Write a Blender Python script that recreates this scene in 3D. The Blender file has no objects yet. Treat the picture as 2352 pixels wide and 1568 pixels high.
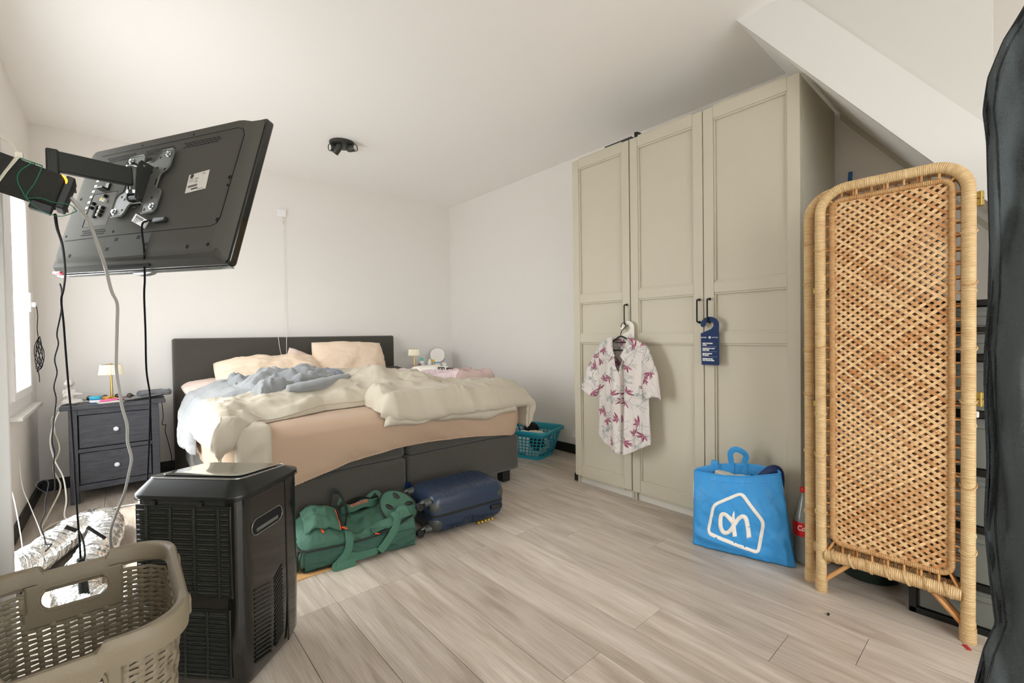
import bpy, bmesh, math, random
import numpy as np
from mathutils import Vector, Matrix, noise
from math import pi, sin, cos, radians, sqrt

# ------------------------------------------------------------------ camera, world, lights, exposure
SC = bpy.context.scene
COL = SC.collection
F_PX, YAW, PITCH, ROLL = 1027.38, radians(41.0764), radians(-0.9343), radians(-0.8380)
EYE = Vector((0.0, 0.0, 1.115))
_f = Vector((sin(YAW)*cos(PITCH), cos(YAW)*cos(PITCH), sin(PITCH)))
_r = Vector((cos(YAW), -sin(YAW), 0.0))
_u = _r.cross(_f)
_r2 = _r*cos(ROLL) + _u*sin(ROLL)
_u2 = -_r*sin(ROLL) + _u*cos(ROLL)
cam_data = bpy.data.cameras.new('camera')
cam_data.sensor_width = 36.0
cam_data.lens = F_PX/2352*36.0
cam_data.clip_start = 0.02
cam = bpy.data.objects.new('camera', cam_data)
COL.objects.link(cam)
cam.matrix_world = Matrix(((_r2.x, _u2.x, -_f.x, EYE.x), (_r2.y, _u2.y, -_f.y, EYE.y), (_r2.z, _u2.z, -_f.z, EYE.z), (0, 0, 0, 1)))
SC.camera = cam

SC.view_settings.view_transform = 'Standard'
SC.view_settings.look = 'None'
SC.view_settings.gamma = 1.0
SC.view_settings.use_curve_mapping = False
SC.view_settings.exposure = 0.62
SC.cycles.max_bounces = 14
SC.cycles.diffuse_bounces = 10
SC.cycles.transparent_max_bounces = 16
SC.cycles.sample_clamp_indirect = 8.0
SC.cycles.caustics_reflective = False
SC.cycles.caustics_refractive = False

world = bpy.data.worlds.new('bright_sky')
SC.world = world
world.use_nodes = True
wn = world.node_tree
_tc = wn.nodes.new('ShaderNodeTexCoord'); _sx = wn.nodes.new('ShaderNodeSeparateXYZ'); _rp = wn.nodes.new('ShaderNodeValToRGB')
_rp.color_ramp.elements[0].position = 0.45; _rp.color_ramp.elements[0].color = (0.50, 0.50, 0.50, 1)     # sunlit ground
_rp.color_ramp.elements[1].position = 0.55; _rp.color_ramp.elements[1].color = (0.97, 0.985, 1.0, 1)     # hazy sky
_mr = wn.nodes.new('ShaderNodeMapRange'); _mr.inputs[1].default_value = -1; _mr.inputs[2].default_value = 1
wn.links.new(_tc.outputs['Generated'], _sx.inputs[0]); wn.links.new(_sx.outputs[2], _mr.inputs[0])
wn.links.new(_mr.outputs[0], _rp.inputs[0]); wn.links.new(_rp.outputs[0], wn.nodes['Background'].inputs[0])
wn.nodes['Background'].inputs[1].default_value = 7.0

def sun(direction, strength, angle, color):
    d = bpy.data.lights.new('sun', 'SUN')
    d.energy = strength; d.angle = angle; d.color = color
    o = bpy.data.objects.new('sun', d); COL.objects.link(o)
    o.rotation_euler = Vector(direction).to_track_quat('-Z', 'Y').to_euler()
    return o
sun((0.43, 0.40, -0.81), 3.6, radians(3.0), (1.0, 0.98, 0.95))

def portal(loc, direction, sx, sy):
    d = bpy.data.lights.new('window_portal', 'AREA')
    d.shape = 'RECTANGLE'; d.size = sx; d.size_y = sy
    d.cycles.is_portal = True
    o = bpy.data.objects.new('window_portal', d); COL.objects.link(o)
    o.location = loc
    o.rotation_euler = Vector(direction).to_track_quat('-Z', 'Y').to_euler()

# ------------------------------------------------------------------ helpers
def C(h, a=1.0):
    h = h.lstrip('#')
    v = [int(h[i:i+2], 16)/255 for i in (0, 2, 4)]
    return tuple((c/12.92 if c <= 0.04045 else ((c+0.055)/1.055)**2.4) for c in v) + (a,)

MATS = {}
def mat(name, color, rough=0.6, metal=0.0, bump=0.0, bscale=60.0, var=0.0, vscale=4.0, spec=0.5, coat=0.0, sheen=0.0, trans=0.0, emit=None, estr=0.0, coords='Object', stretch=(1, 1, 1), ior=1.45):
    m = bpy.data.materials.new(name); MATS[name] = m
    m.use_nodes = True
    nt = m.node_tree; b = nt.nodes['Principled BSDF']
    c = C(color) if isinstance(color, str) else color
    b.inputs['Base Color'].default_value = c
    b.inputs['Roughness'].default_value = rough
    b.inputs['Metallic'].default_value = metal
    b.inputs['Specular IOR Level'].default_value = spec
    b.inputs['Coat Weight'].default_value = coat
    b.inputs['Sheen Weight'].default_value = sheen
    b.inputs['Transmission Weight'].default_value = trans
    b.inputs['IOR'].default_value = ior
    if emit:
        b.inputs['Emission Color'].default_value = C(emit); b.inputs['Emission Strength'].default_value = estr
    tc = mp = None
    if bump or var:
        tc = nt.nodes.new('ShaderNodeTexCoord'); mp = nt.nodes.new('ShaderNodeMapping')
        mp.inputs['Scale'].default_value = stretch
        nt.links.new(tc.outputs[coords], mp.inputs['Vector'])
    if bump:
        n = nt.nodes.new('ShaderNodeTexNoise'); n.inputs['Scale'].default_value = bscale; n.inputs['Detail'].default_value = 4
        bp = nt.nodes.new('ShaderNodeBump'); bp.inputs['Strength'].default_value = bump; bp.inputs['Distance'].default_value = 0.01
        nt.links.new(mp.outputs[0], n.inputs['Vector']); nt.links.new(n.outputs[0], bp.inputs['Height'])
        nt.links.new(bp.outputs[0], b.inputs['Normal'])
    if var:
        n = nt.nodes.new('ShaderNodeTexNoise'); n.inputs['Scale'].default_value = vscale; n.inputs['Detail'].default_value = 6
        r = nt.nodes.new('ShaderNodeValToRGB')
        r.color_ramp.elements[0].position = 0.3; r.color_ramp.elements[1].position = 0.7
        r.color_ramp.elements[0].color = tuple(x*(1-var) for x in c[:3]) + (1,)
        r.color_ramp.elements[1].color = tuple(min(1, x*(1+var)) for x in c[:3]) + (1,)
        nt.links.new(mp.outputs[0], n.inputs['Vector']); nt.links.new(n.outputs[0], r.inputs[0])
        nt.links.new(r.outputs[0], b.inputs['Base Color'])
    return m

class MB:
    """collects shapes, builds ONE mesh object"""
    def __init__(s, M=None):
        s.v = []; s.f = []; s.M = M; s.uv = {}
    def add(s, verts, faces, M=None):
        o = len(s.v); m = M or s.M
        for p in verts:
            p = Vector(p)
            s.v.append(tuple(m @ p) if m else tuple(p))
        for q in faces: s.f.append([i+o for i in q])
        return o
    def box(s, x0, x1, y0, y1, z0, z1, M=None):
        s.add([(x0, y0, z0), (x1, y0, z0), (x1, y1, z0), (x0, y1, z0), (x0, y0, z1), (x1, y0, z1), (x1, y1, z1), (x0, y1, z1)],
              [(0, 3, 2, 1), (4, 5, 6, 7), (0, 1, 5, 4), (1, 2, 6, 5), (2, 3, 7, 6), (3, 0, 4, 7)], M); return s
    def prism(s, poly, z0, z1, M=None):
        n = len(poly)
        s.add([(x, y, z0) for x, y in poly] + [(x, y, z1) for x, y in poly],
              [tuple(range(n-1, -1, -1)), tuple(range(n, 2*n))] + [(i, (i+1) % n, (i+1) % n+n, i+n) for i in range(n)], M); return s
    def tube(s, pts, r, seg=8, closed=False, caps=True, flat=1.0, up=None, M=None):
        P = [Vector(p) for p in pts]; n = len(P)
        R = r if isinstance(r, (list, tuple)) else [r]*n
        T = []
        for i in range(n):
            a = P[(i-1) % n] if (closed or i > 0) else P[i]
            b = P[(i+1) % n] if (closed or i < n-1) else P[i]
            t = (b-a); T.append(t.normalized() if t.length > 1e-9 else Vector((0, 0, 1)))
        ref = Vector(up) if up else (Vector((0, 0, 1)) if abs(T[0].z) < 0.9 else Vector((1, 0, 0)))
        nrm = (ref - T[0]*ref.dot(T[0])).normalized()
        V = []; L = [0.0]
        for i in range(n):
            if i:
                L.append(L[-1] + (P[i]-P[i-1]).length)
                if up: nrm = (ref - T[i]*ref.dot(T[i])).normalized()
                else:
                    nrm = nrm - T[i]*nrm.dot(T[i])
                    nrm = nrm.normalized() if nrm.length > 1e-6 else T[i].orthogonal().normalized()
            bn = T[i].cross(nrm)
            for k in range(seg):
                a = 2*pi*k/seg
                V.append(P[i] + nrm*(cos(a)*R[i]*flat) + bn*(sin(a)*R[i]))
        Fc = []
        m = n if closed else n-1
        o = len(s.v)
        for i in range(m):
            for k in range(seg):
                j = (i+1) % n
                Fc.append((i*seg+k, i*seg+(k+1) % seg, j*seg+(k+1) % seg, j*seg+k))
                l0 = L[i]; l1 = L[i+1] if i+1 < n else L[i] + (P[0]-P[i]).length
                s.uv[len(s.f)+len(Fc)-1] = [(k/seg, l0), ((k+1)/seg, l0), ((k+1)/seg, l1), (k/seg, l1)]
        if caps and not closed:
            Fc.append(tuple(range(seg-1, -1, -1))); Fc.append(tuple(range((n-1)*seg, n*seg)))
        s.add(V, Fc, M); return s
    def cyl(s, p0, p1, r0, r1=None, seg=16, caps=True, M=None):
        return s.tube([p0, p1], [r0, r0 if r1 is None else r1], seg, caps=caps, M=M)
    def lathe(s, prof, seg=24, M=None, cap0=True, cap1=True):
        n = len(prof)
        V = [(r*cos(2*pi*k/seg), r*sin(2*pi*k/seg), z) for r, z in prof for k in range(seg)]
        Fc = [(i*seg+k, i*seg+(k+1) % seg, (i+1)*seg+(k+1) % seg, (i+1)*seg+k) for i in range(n-1) for k in range(seg)]
        if cap0: Fc.append(tuple(range(seg-1, -1, -1)))
        if cap1: Fc.append(tuple(range((n-1)*seg, n*seg)))
        s.add(V, Fc, M); return s
    def grid(s, nu, nv, f, wrap=False, M=None):
        V = [f(i/(nu if wrap else nu-1), j/(nv-1)) for j in range(nv) for i in range(nu)]
        Fc = []
        for j in range(nv-1):
            for i in range(nu if wrap else nu-1):
                k = (i+1) % nu
                Fc.append((j*nu+i, j*nu+k, (j+1)*nu+k, (j+1)*nu+i))
        s.add(V, Fc, M); return s
    def ball(s, c, r, seg=14, rings=9, M=None):
        rx, ry, rz = (r, r, r) if not isinstance(r, (tuple, list)) else r
        V = []; 
        for j in range(rings):
            t = pi*(j+0.0)/(rings-1)
            for k in range(seg):
                a = 2*pi*k/seg
                V.append((c[0]+rx*sin(t)*cos(a), c[1]+ry*sin(t)*sin(a), c[2]-rz*cos(t)))
        Fc = [(j*seg+k, j*seg+(k+1) % seg, (j+1)*seg+(k+1) % seg, (j+1)*seg+k) for j in range(rings-1) for k in range(seg)]
        s.add(V, Fc, M); return s
    def mesh(s, name, smooth=35):
        me = bpy.data.meshes.new(name)
        me.from_pydata(s.v, [], s.f)
        if s.uv:
            uvl = me.uv_layers.new(name='UVMap')
            for pi_, p in enumerate(me.polygons):
                u = s.uv.get(pi_)
                if u:
                    for li, c in zip(p.loop_indices, u): uvl.data[li].uv = c
        me.validate()
        if smooth:
            me.polygons.foreach_set('use_smooth', [True]*len(me.polygons))
            if smooth < 180: me.set_sharp_from_angle(angle=radians(smooth))
        me.update()
        return me
    def build(s, name, m, parent=None, smooth=35, bevel=0.0, bseg=2, solid=0.0, subsurf=0, loc=None, rot=None, weld=False):
        me = s.mesh(name, smooth)
        if m: me.materials.append(m if not isinstance(m, str) else MATS[m])
        o = bpy.data.objects.new(name, me); COL.objects.link(o)
        if parent: o.parent = parent
        if loc: o.location = loc
        if rot: o.rotation_euler = rot
        if weld:
            w = o.modifiers.new('weld', 'WELD'); w.merge_threshold = 0.0005
        if solid:
            so = o.modifiers.new('solid', 'SOLIDIFY'); so.thickness = solid; so.offset = 0
        if bevel:
            b = o.modifiers.new('bevel', 'BEVEL'); b.width = bevel; b.segments = bseg; b.limit_method = 'ANGLE'; b.angle_limit = radians(40); b.harden_normals = False
        if subsurf:
            q = o.modifiers.new('sub', 'SUBSURF'); q.levels = subsurf; q.render_levels = subsurf
        return o

def thing(name, label, cat, loc=(0, 0, 0), rz=0.0, group=None, rot=None):
    o = bpy.data.objects.new(name, None); COL.objects.link(o)
    o.location = loc; o.rotation_euler = rot or (0, 0, rz)
    o.empty_display_size = 0.05
    return tag(o, label, cat, group)
def tag(o, label, cat, group=None):
    o['label'] = label; o['category'] = cat
    if group: o['group'] = group
    return o
def struct(o):
    o['kind'] = 'structure'; return o
def stuff(o):
    o['kind'] = 'stuff'; return o
def dup(o, parent=None):
    c = o.copy(); COL.objects.link(c)
    if parent: c.parent = parent
    for ch in list(o.children): dup(ch, c)
    return c

def fbm(x, y, z=0.0, o=4): return noise.fractal(Vector((x, y, z)), 1.0, 2.0, o)
def sstep(a, b, x):
    t = min(1, max(0, (x-a)/(b-a))); return t*t*(3-2*t)
def lerp(a, b, t): return a+(b-a)*t
def interp(x, xs, ys): return float(np.interp(x, xs, ys))
def rrect(w, h, r, n=6, cx=0.0, cy=0.0):
    pts = []
    for sx, sy, a0 in ((1, 1, 0), (-1, 1, 90), (-1, -1, 180), (1, -1, 270)):
        for k in range(n+1):
            a = radians(a0+90*k/n)
            pts.append((cx+sx*(w/2-r)+r*cos(a), cy+sy*(h/2-r)+r*sin(a)))
    return pts
def smooth_path(pts, k=4, closed=False):
    """Catmull-Rom"""
    P = [Vector(p) for p in pts]; n = len(P); out = []
    for i in range(n if closed else n-1):
        p0, p1, p2, p3 = (P[(i-1) % n], P[i], P[(i+1) % n], P[(i+2) % n]) if closed else (P[max(0, i-1)], P[i], P[i+1], P[min(n-1, i+2)])
        for j in range(k):
            t = j/k
            out.append(0.5*((2*p1)+(p2-p0)*t+(2*p0-5*p1+4*p2-p3)*t*t+(3*p1-p0-3*p2+p3)*t**3))
    if not closed: out.append(P[-1])
    return out

def text(name, body, size, m, parent, M, shear=0.0, extrude=0.0003, align='LEFT', space=1.0, sx=1.0, offset=0.0):
    cu = bpy.data.curves.new(name, 'FONT'); cu.body = body; cu.size = size; cu.shear = shear
    cu.extrude = extrude; cu.align_x = align; cu.space_character = space; cu.resolution_u = 3; cu.offset = offset
    t = bpy.data.objects.new('tmp_text', cu); COL.objects.link(t)
    dg = bpy.context.evaluated_depsgraph_get(); dg.update()
    me = bpy.data.meshes.new_from_object(t.evaluated_get(dg))
    bpy.data.objects.remove(t); bpy.data.curves.remove(cu)
    me.transform(M @ Matrix.Diagonal((sx, 1, 1, 1)))
    me.materials.clear(); me.materials.append(MATS[m])
    o = bpy.data.objects.new(name, me); COL.objects.link(o); o.parent = parent
    return o
def frame(o, ax, ay):
    """matrix with origin o, x axis ax, y axis ay"""
    ax = Vector(ax).normalized(); ay = Vector(ay); az = ax.cross(ay).normalized(); ay = az.cross(ax)
    return Matrix(((ax.x, ay.x, az.x, o[0]), (ax.y, ay.y, az.y, o[1]), (ax.z, ay.z, az.z, o[2]), (0, 0, 0, 1)))

# ------------------------------------------------------------------ materials
mat('wall_paint', (0.80, 0.772, 0.735, 1), 0.85, bump=0.04, bscale=90)
mat('ceiling_paint', (0.93, 0.91, 0.885, 1), 0.9)
mat('white_trim', (0.74, 0.73, 0.70, 1), 0.45)
mat('stair_paint', (0.66, 0.65, 0.605, 1), 0.85)  # wall paint darkened to take down the rear light on the stair wall
mat('window_plastic', (0.85, 0.85, 0.85, 1), 0.3)
mat('black_board', '#1b1c1a', 0.45)
mat('grout_dark', '#4a4038', 0.8)
mat('bed_fabric', '#4a4740', 0.95, bump=0.5, bscale=500, var=0.12, vscale=120, sheen=0.2)
mat('sheet_beige', '#b59b84', 0.85, bump=0.05, bscale=300, sheen=0.1)
mat('duvet_taupe', '#bfb6a4', 0.85, bump=0.06, bscale=400, sheen=0.1)
mat('pillow_cream', '#e8d2bb', 0.85, bump=0.05, bscale=300, sheen=0.1)
mat('pillow_pink', '#e3cfc6', 0.85, bump=0.05, bscale=300)
mat('pillow_white', '#e8e0d6', 0.85)
mat('pillow_dark', '#46453f', 0.9)
mat('fleece_grey', '#8c8f91', 0.95, bump=0.6, bscale=260, sheen=0.5)
mat('fleece_blue', '#7c8697', 0.95, bump=0.5, bscale=260, sheen=0.4)
mat('blanket_pink', '#ddc9cd', 0.9, bump=0.2, bscale=200, var=0.1, vscale=40)
mat('blanket_rose', '#bda6a0', 0.9, bump=0.2, bscale=200)
mat('cloth_white', '#e9e5dc', 0.85)
mat('cloth_cream', '#d8cdb8', 0.85)
mat('cloth_black', '#1d1c1a', 0.9)
mat('cloth_blue', '#7b84ad', 0.9)
mat('tv_plastic', '#565550', 0.75, bump=0.15, bscale=700, spec=0.12)
mat('tv_dark', '#4a4a45', 0.7, bump=0.1, bscale=600, spec=0.12)
mat('tv_gloss', '#1a1b18', 0.12, coat=0.5)
mat('tv_panel', '#5f5d57', 0.7, spec=0.15)
mat('screen_glass', '#08080a', 0.08)
mat('clear_plastic', '#cfd2d0', 0.1, trans=0.7)
mat('red_light', '#aa1020', 0.2, emit='#d01030', estr=0.6)
mat('label_white', '#d8d5cc', 0.5)
mat('ink_black', '#1c1c1a', 0.6)
mat('ink_grey', '#6c6a64', 0.6)
mat('mount_grey', '#60625c', 0.5, bump=0.1, bscale=400)
mat('mount_black', '#232521', 0.5, bump=0.1, bscale=500)
mat('zinc', '#c9cfd2', 0.25, 1.0)
mat('hole_black', '#060606', 0.9)
mat('brass', '#c9a55c', 0.28, 1.0)
mat('brass_dull', '#b59a57', 0.45, 0.9)
mat('speaker_mesh', '#3a3b36', 0.95, bump=0.9, bscale=900)
mat('speaker_rubber', '#161715', 0.5)
mat('orange_light', '#ff7a10', 0.3, emit='#ff8a20', estr=3.5)
mat('zip_tie', '#cfcbb9', 0.4)
mat('green_twine', '#1e6a4a', 0.7)
mat('cable_black', '#131115', 0.7, spec=0.2)
mat('cable_grey', '#a9a8a2', 0.45)
mat('cable_white', '#e2dfd8', 0.4)
mat('cable_beige', '#c9c2ae', 0.5)
mat('night_wood', '#36373d', 0.42, bump=0.15, bscale=40, var=0.35, vscale=14, stretch=(1, 6, 6))
mat('porcelain', '#d9dbe2', 0.15, coat=0.4)
mat('lamp_shade', '#f3ecd8', 0.8)
mat('stone_white', '#c9c2bb', 0.8, bump=0.3, bscale=80)
mat('teal_lid', '#36a7c4', 0.35)
mat('blue_jar', '#3568b8', 0.3)
mat('orange_plastic', '#e0a04a', 0.4)
mat('pink_plastic', '#ef6fa8', 0.35)
mat('paper_white', '#e8e6e0', 0.7)
mat('dark_plastic', '#34383a', 0.4)
mat('grey_plastic', '#6d7074', 0.45, var=0.25, vscale=20)
mat('bauble', '#5f5a50', 0.3, 0.6)
mat('mirror_glass', '#f0f0f0', 0.03, 1.0)
mat('chrome', '#bfc0c0', 0.12, 1.0)
mat('mint_plastic', '#62c9ae', 0.35)
mat('yellow_plastic', '#e0b62e', 0.4)
mat('brown_glass', '#8a5c50', 0.25)
mat('bottle_white', '#eceae4', 0.3)
mat('ac_gloss', '#0d0f0d', 0.1, coat=0.6)
mat('ac_satin', '#141714', 0.34)
mat('ac_top', '#50544d', 0.14, coat=0.7)
mat('ac_grille', '#1d211d', 0.35)
mat('ac_filter', '#4c483d', 0.9, bump=0.8, bscale=300)
mat('foil', '#d5d5d3', 0.22, 1.0, bump=0.7, bscale=55)
mat('hamper_taupe', '#766b57', 0.55, bump=0.1, bscale=200)
mat('cardboard', '#c79a62', 0.85, var=0.1, vscale=6, bump=0.1, bscale=90, stretch=(1, 4, 1))
mat('duffel_green', '#406653', 0.75, bump=0.2, bscale=500)
mat('duffel_dark', '#34574a', 0.8, bump=0.2, bscale=500)  # bag green with the lower side's shade put into the colour
mat('strap_green', '#4a7560', 0.85, bump=0.5, bscale=700)
mat('rubber_black', '#191b19', 0.5)
mat('zip_black', '#1b1e1b', 0.6, bump=0.4, bscale=500)
mat('orange_tab', '#e8552a', 0.5)
mat('case_navy', '#263449', 0.3, bump=0.12, bscale=500, coat=0.2)
mat('case_grey', '#3f433e', 0.4)
mat('ward_paint', '#c3bca9', 0.5)
mat('ward_side', '#bdb8a8', 0.55)
mat('ward_white', '#dcd8ce', 0.45)
mat('handle_black', '#20221e', 0.4, 0.4)
mat('sign_blue', '#0f2b57', 0.55, spec=0.3)
mat('sign_white', '#e9e9e6', 0.5)
mat('ah_blue', '#3b93d2', 0.42, bump=0.12, bscale=160, spec=0.4)
mat('ah_white', '#ece6dc', 0.45)
mat('navy_cloth', '#22305c', 0.7)
mat('cola_red', '#c81a1c', 0.35)
mat('cola_liquid', '#140806', 0.05, coat=0.6)
mat('pet_clear', '#b4b9b2', 0.12, trans=0.55)
mat('tub_green', '#24302b', 0.35)
mat('crate_black', '#121412', 0.4)
mat('crate_clear', '#7d807a', 0.3, trans=0.25)
mat('blue_pole', '#2f6aa8', 0.5)
mat('teal_basket', '#2a96ab', 0.4)
mat('spot_black', '#33342f', 0.4)
mat('spot_lens', '#d8d2c4', 0.2, coat=0.5)
mat('garment_mesh', '#4d5456', 0.85, bump=0.5, bscale=350)
mat('garment_edge', '#303537', 0.8, bump=0.8, bscale=400)
mat('red_scrap', '#b02028', 0.5)

def glass_mat():
    m = bpy.data.materials.new('window_glass'); MATS['window_glass'] = m; m.use_nodes = True
    nt = m.node_tree; nt.nodes.clear()
    o = nt.nodes.new('ShaderNodeOutputMaterial'); mx = nt.nodes.new('ShaderNodeMixShader')
    t = nt.nodes.new('ShaderNodeBsdfTransparent'); g = nt.nodes.new('ShaderNodeBsdfGlossy'); g.inputs['Roughness'].default_value = 0.02
    mx.inputs[0].default_value = 0.05
    t.inputs[0].default_value = (0.97, 0.98, 0.98, 1)
    nt.links.new(t.outputs[0], mx.inputs[1]); nt.links.new(g.outputs[0], mx.inputs[2])
    nt.links.new(mx.outputs[0], o.inputs[0])
glass_mat()
def blind_mat():
    m = bpy.data.materials.new('blind_cloth'); MATS['blind_cloth'] = m; m.use_nodes = True
    nt = m.node_tree; nt.nodes.clear(); o = nt.nodes.new('ShaderNodeOutputMaterial'); mx = nt.nodes.new('ShaderNodeMixShader')
    d = nt.nodes.new('ShaderNodeBsdfDiffuse'); t = nt.nodes.new('ShaderNodeBsdfTranslucent')
    d.inputs[0].default_value = t.inputs[0].default_value = (0.9, 0.9, 0.9, 1); mx.inputs[0].default_value = 0.7
    nt.links.new(d.outputs[0], mx.inputs[1]); nt.links.new(t.outputs[0], mx.inputs[2]); nt.links.new(mx.outputs[0], o.inputs[0])
blind_mat()

def scuffs():
    nt = MATS['night_wood'].node_tree; b = nt.nodes['Principled BSDF']; N = nt.nodes.new; L = nt.links.new
    src = b.inputs['Base Color'].links[0].from_socket
    tc = N('ShaderNodeTexCoord'); n = N('ShaderNodeTexNoise'); n.inputs['Scale'].default_value = 38; n.inputs['Detail'].default_value = 9; n.inputs['Roughness'].default_value = 0.75
    L(tc.outputs['Object'], n.inputs['Vector'])
    r = N('ShaderNodeValToRGB'); r.color_ramp.elements[0].position = 0.66; r.color_ramp.elements[1].position = 0.74
    L(n.outputs[0], r.inputs[0])
    mx = N('ShaderNodeMix'); mx.data_type = 'RGBA'; mx.inputs[7].default_value = (0.30, 0.30, 0.30, 1)
    L(r.outputs[0], mx.inputs[0]); L(src, mx.inputs[6]); L(mx.outputs[2], b.inputs['Base Color'])
scuffs()
def plank_mat():
    m = bpy.data.materials.new('plank_oak'); MATS['plank_oak'] = m; m.use_nodes = True
    nt = m.node_tree; b = nt.nodes['Principled BSDF']; N = nt.nodes.new; L = nt.links.new
    tc = N('ShaderNodeTexCoord'); oi = N('ShaderNodeObjectInfo')
    off = N('ShaderNodeVectorMath'); off.operation = 'MULTIPLY_ADD'
    off.inputs[1].default_value = (1, 1, 1)
    sc = N('ShaderNodeVectorMath'); sc.operation = 'SCALE'; sc.inputs[0].default_value = (13.0, 29.0, 7.0)
    L(oi.outputs['Random'], sc.inputs['Scale'])
    L(tc.outputs['Object'], off.inputs[0]); L(sc.outputs[0], off.inputs[2])
    mp = N('ShaderNodeMapping'); mp.inputs['Scale'].default_value = (9, 0.9, 1); L(off.outputs[0], mp.inputs[0])
    n1 = N('ShaderNodeTexNoise'); n1.inputs['Scale'].default_value = 1.6; n1.inputs['Detail'].default_value = 8; n1.inputs['Distortion'].default_value = 1.2
    L(mp.outputs[0], n1.inputs['Vector'])
    mp2 = N('ShaderNodeMapping'); mp2.inputs['Scale'].default_value = (120, 4, 1); L(off.outputs[0], mp2.inputs[0])
    n2 = N('ShaderNodeTexNoise'); n2.inputs['Scale'].default_value = 1.5; n2.inputs['Detail'].default_value = 5
    L(mp2.outputs[0], n2.inputs['Vector'])
    r1 = N('ShaderNodeValToRGB'); e = r1.color_ramp.elements
    e[0].position = 0.28; e[0].color = C('#ab9d8d'); e[1].position = 0.72; e[1].color = C('#d7ccbf')
    L(n1.outputs[0], r1.inputs[0])
    r2 = N('ShaderNodeValToRGB'); e = r2.color_ramp.elements
    e[0].position = 0.35; e[0].color = (0.84, 0.83, 0.82, 1); e[1].position = 0.6; e[1].color = (1, 1, 1, 1)
    L(n2.outputs[0], r2.inputs[0])
    mx = N('ShaderNodeMix'); mx.data_type = 'RGBA'; mx.blend_type = 'MULTIPLY'; mx.inputs[0].default_value = 1.0
    L(r1.outputs[0], mx.inputs[6]); L(r2.outputs[0], mx.inputs[7])
    hsv = N('ShaderNodeHueSaturation')
    mr = N('ShaderNodeMapRange'); mr.inputs[3].default_value = 0.92; mr.inputs[4].default_value = 1.06
    L(oi.outputs['Random'], mr.inputs[0]); L(mr.outputs[0], hsv.inputs['Value']); L(mx.outputs[2], hsv.inputs['Color'])
    L(hsv.outputs[0], b.inputs['Base Color'])
    b.inputs['Roughness'].default_value = 0.42
    bp = N('ShaderNodeBump'); bp.inputs['Strength'].default_value = 0.12; bp.inputs['Distance'].default_value = 0.002
    L(n2.outputs[0], bp.inputs['Height']); L(bp.outputs[0], b.inputs['Normal'])
plank_mat()

def rattan_mat(name, base, dark, rings):
    """cane: colour by piece, fine rings where it is wrapped"""
    m = bpy.data.materials.new(name); MATS[name] = m; m.use_nodes = True
    nt = m.node_tree; b = nt.nodes['Principled BSDF']; N = nt.nodes.new; L = nt.links.new
    oi = N('ShaderNodeObjectInfo'); tc = N('ShaderNodeTexCoord')
    n = N('ShaderNodeTexNoise'); n.inputs['Scale'].default_value = 22; n.inputs['Detail'].default_value = 5
    L(tc.outputs['Object'], n.inputs['Vector'])
    ad = N('ShaderNodeMath'); ad.operation = 'MULTIPLY_ADD'; ad.inputs[1].default_value = 0.5
    ml = N('ShaderNodeMath'); ml.operation = 'MULTIPLY'; ml.inputs[1].default_value = 0.55
    L(oi.outputs['Random'], ml.inputs[0])
    L(n.outputs[0], ad.inputs[0]); L(ml.outputs[0], ad.inputs[2])
    r = N('ShaderNodeValToRGB'); e = r.color_ramp.elements
    e[0].position = 0.2; e[0].color = C(dark); e[1].position = 0.62; e[1].color = C(base)
    L(ad.outputs[0], r.inputs[0]); L(r.outputs[0], b.inputs['Base Color'])
    b.inputs['Roughness'].default_value = 0.5
    if rings:
        w = N('ShaderNodeTexWave'); w.bands_direction = 'Y'; w.inputs['Scale'].default_value = rings; w.inputs['Distortion'].default_value = 4.0; w.inputs['Detail'].default_value = 2; w.inputs['Detail Scale'].default_value = 3
        mp = N('ShaderNodeMapping'); mp.inputs['Scale'].default_value = (0.01, 1, 1); mp.inputs['Rotation'].default_value = (0, 0, 0.003)
        L(tc.outputs['UV'], mp.inputs[0]); L(mp.outputs[0], w.inputs['Vector'])
        r3 = N('ShaderNodeValToRGB'); e3 = r3.color_ramp.elements
        e3[0].position = 0.02; e3[0].color = (0.62, 0.55, 0.45, 1); e3[1].position = 0.30; e3[1].color = (1, 1, 1, 1)
        mx = N('ShaderNodeMix'); mx.data_type = 'RGBA'; mx.blend_type = 'MULTIPLY'; mx.inputs[0].default_value = 1.0
        L(w.outputs[1], r3.inputs[0]); L(r.outputs[0], mx.inputs[6]); L(r3.outputs[0], mx.inputs[7]); L(mx.outputs[2], b.inputs['Base Color'])
        bp = N('ShaderNodeBump'); bp.inputs['Strength'].default_value = 0.45; bp.inputs['Distance'].default_value = 0.003
        L(w.outputs[1], bp.inputs['Height']); L(bp.outputs[0], b.inputs['Normal'])
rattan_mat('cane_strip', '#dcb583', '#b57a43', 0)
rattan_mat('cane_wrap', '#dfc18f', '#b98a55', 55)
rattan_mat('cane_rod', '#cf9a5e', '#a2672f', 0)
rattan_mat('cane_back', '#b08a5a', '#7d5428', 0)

def attr_mat(name, rough=0.8):
    m = bpy.data.materials.new(name); MATS[name] = m; m.use_nodes = True
    nt = m.node_tree; a = nt.nodes.new('ShaderNodeAttribute'); a.attribute_name = 'print'
    b = nt.nodes['Principled BSDF']; b.inputs['Roughness'].default_value = rough
    nt.links.new(a.outputs['Color'], b.inputs['Base Color'])
attr_mat('shirt_print')
# ------------------------------------------------------------------ the room
XL, XR, YB, YR, ZC = -0.48, 3.145, 4.77, -1.6, 2.71
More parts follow.
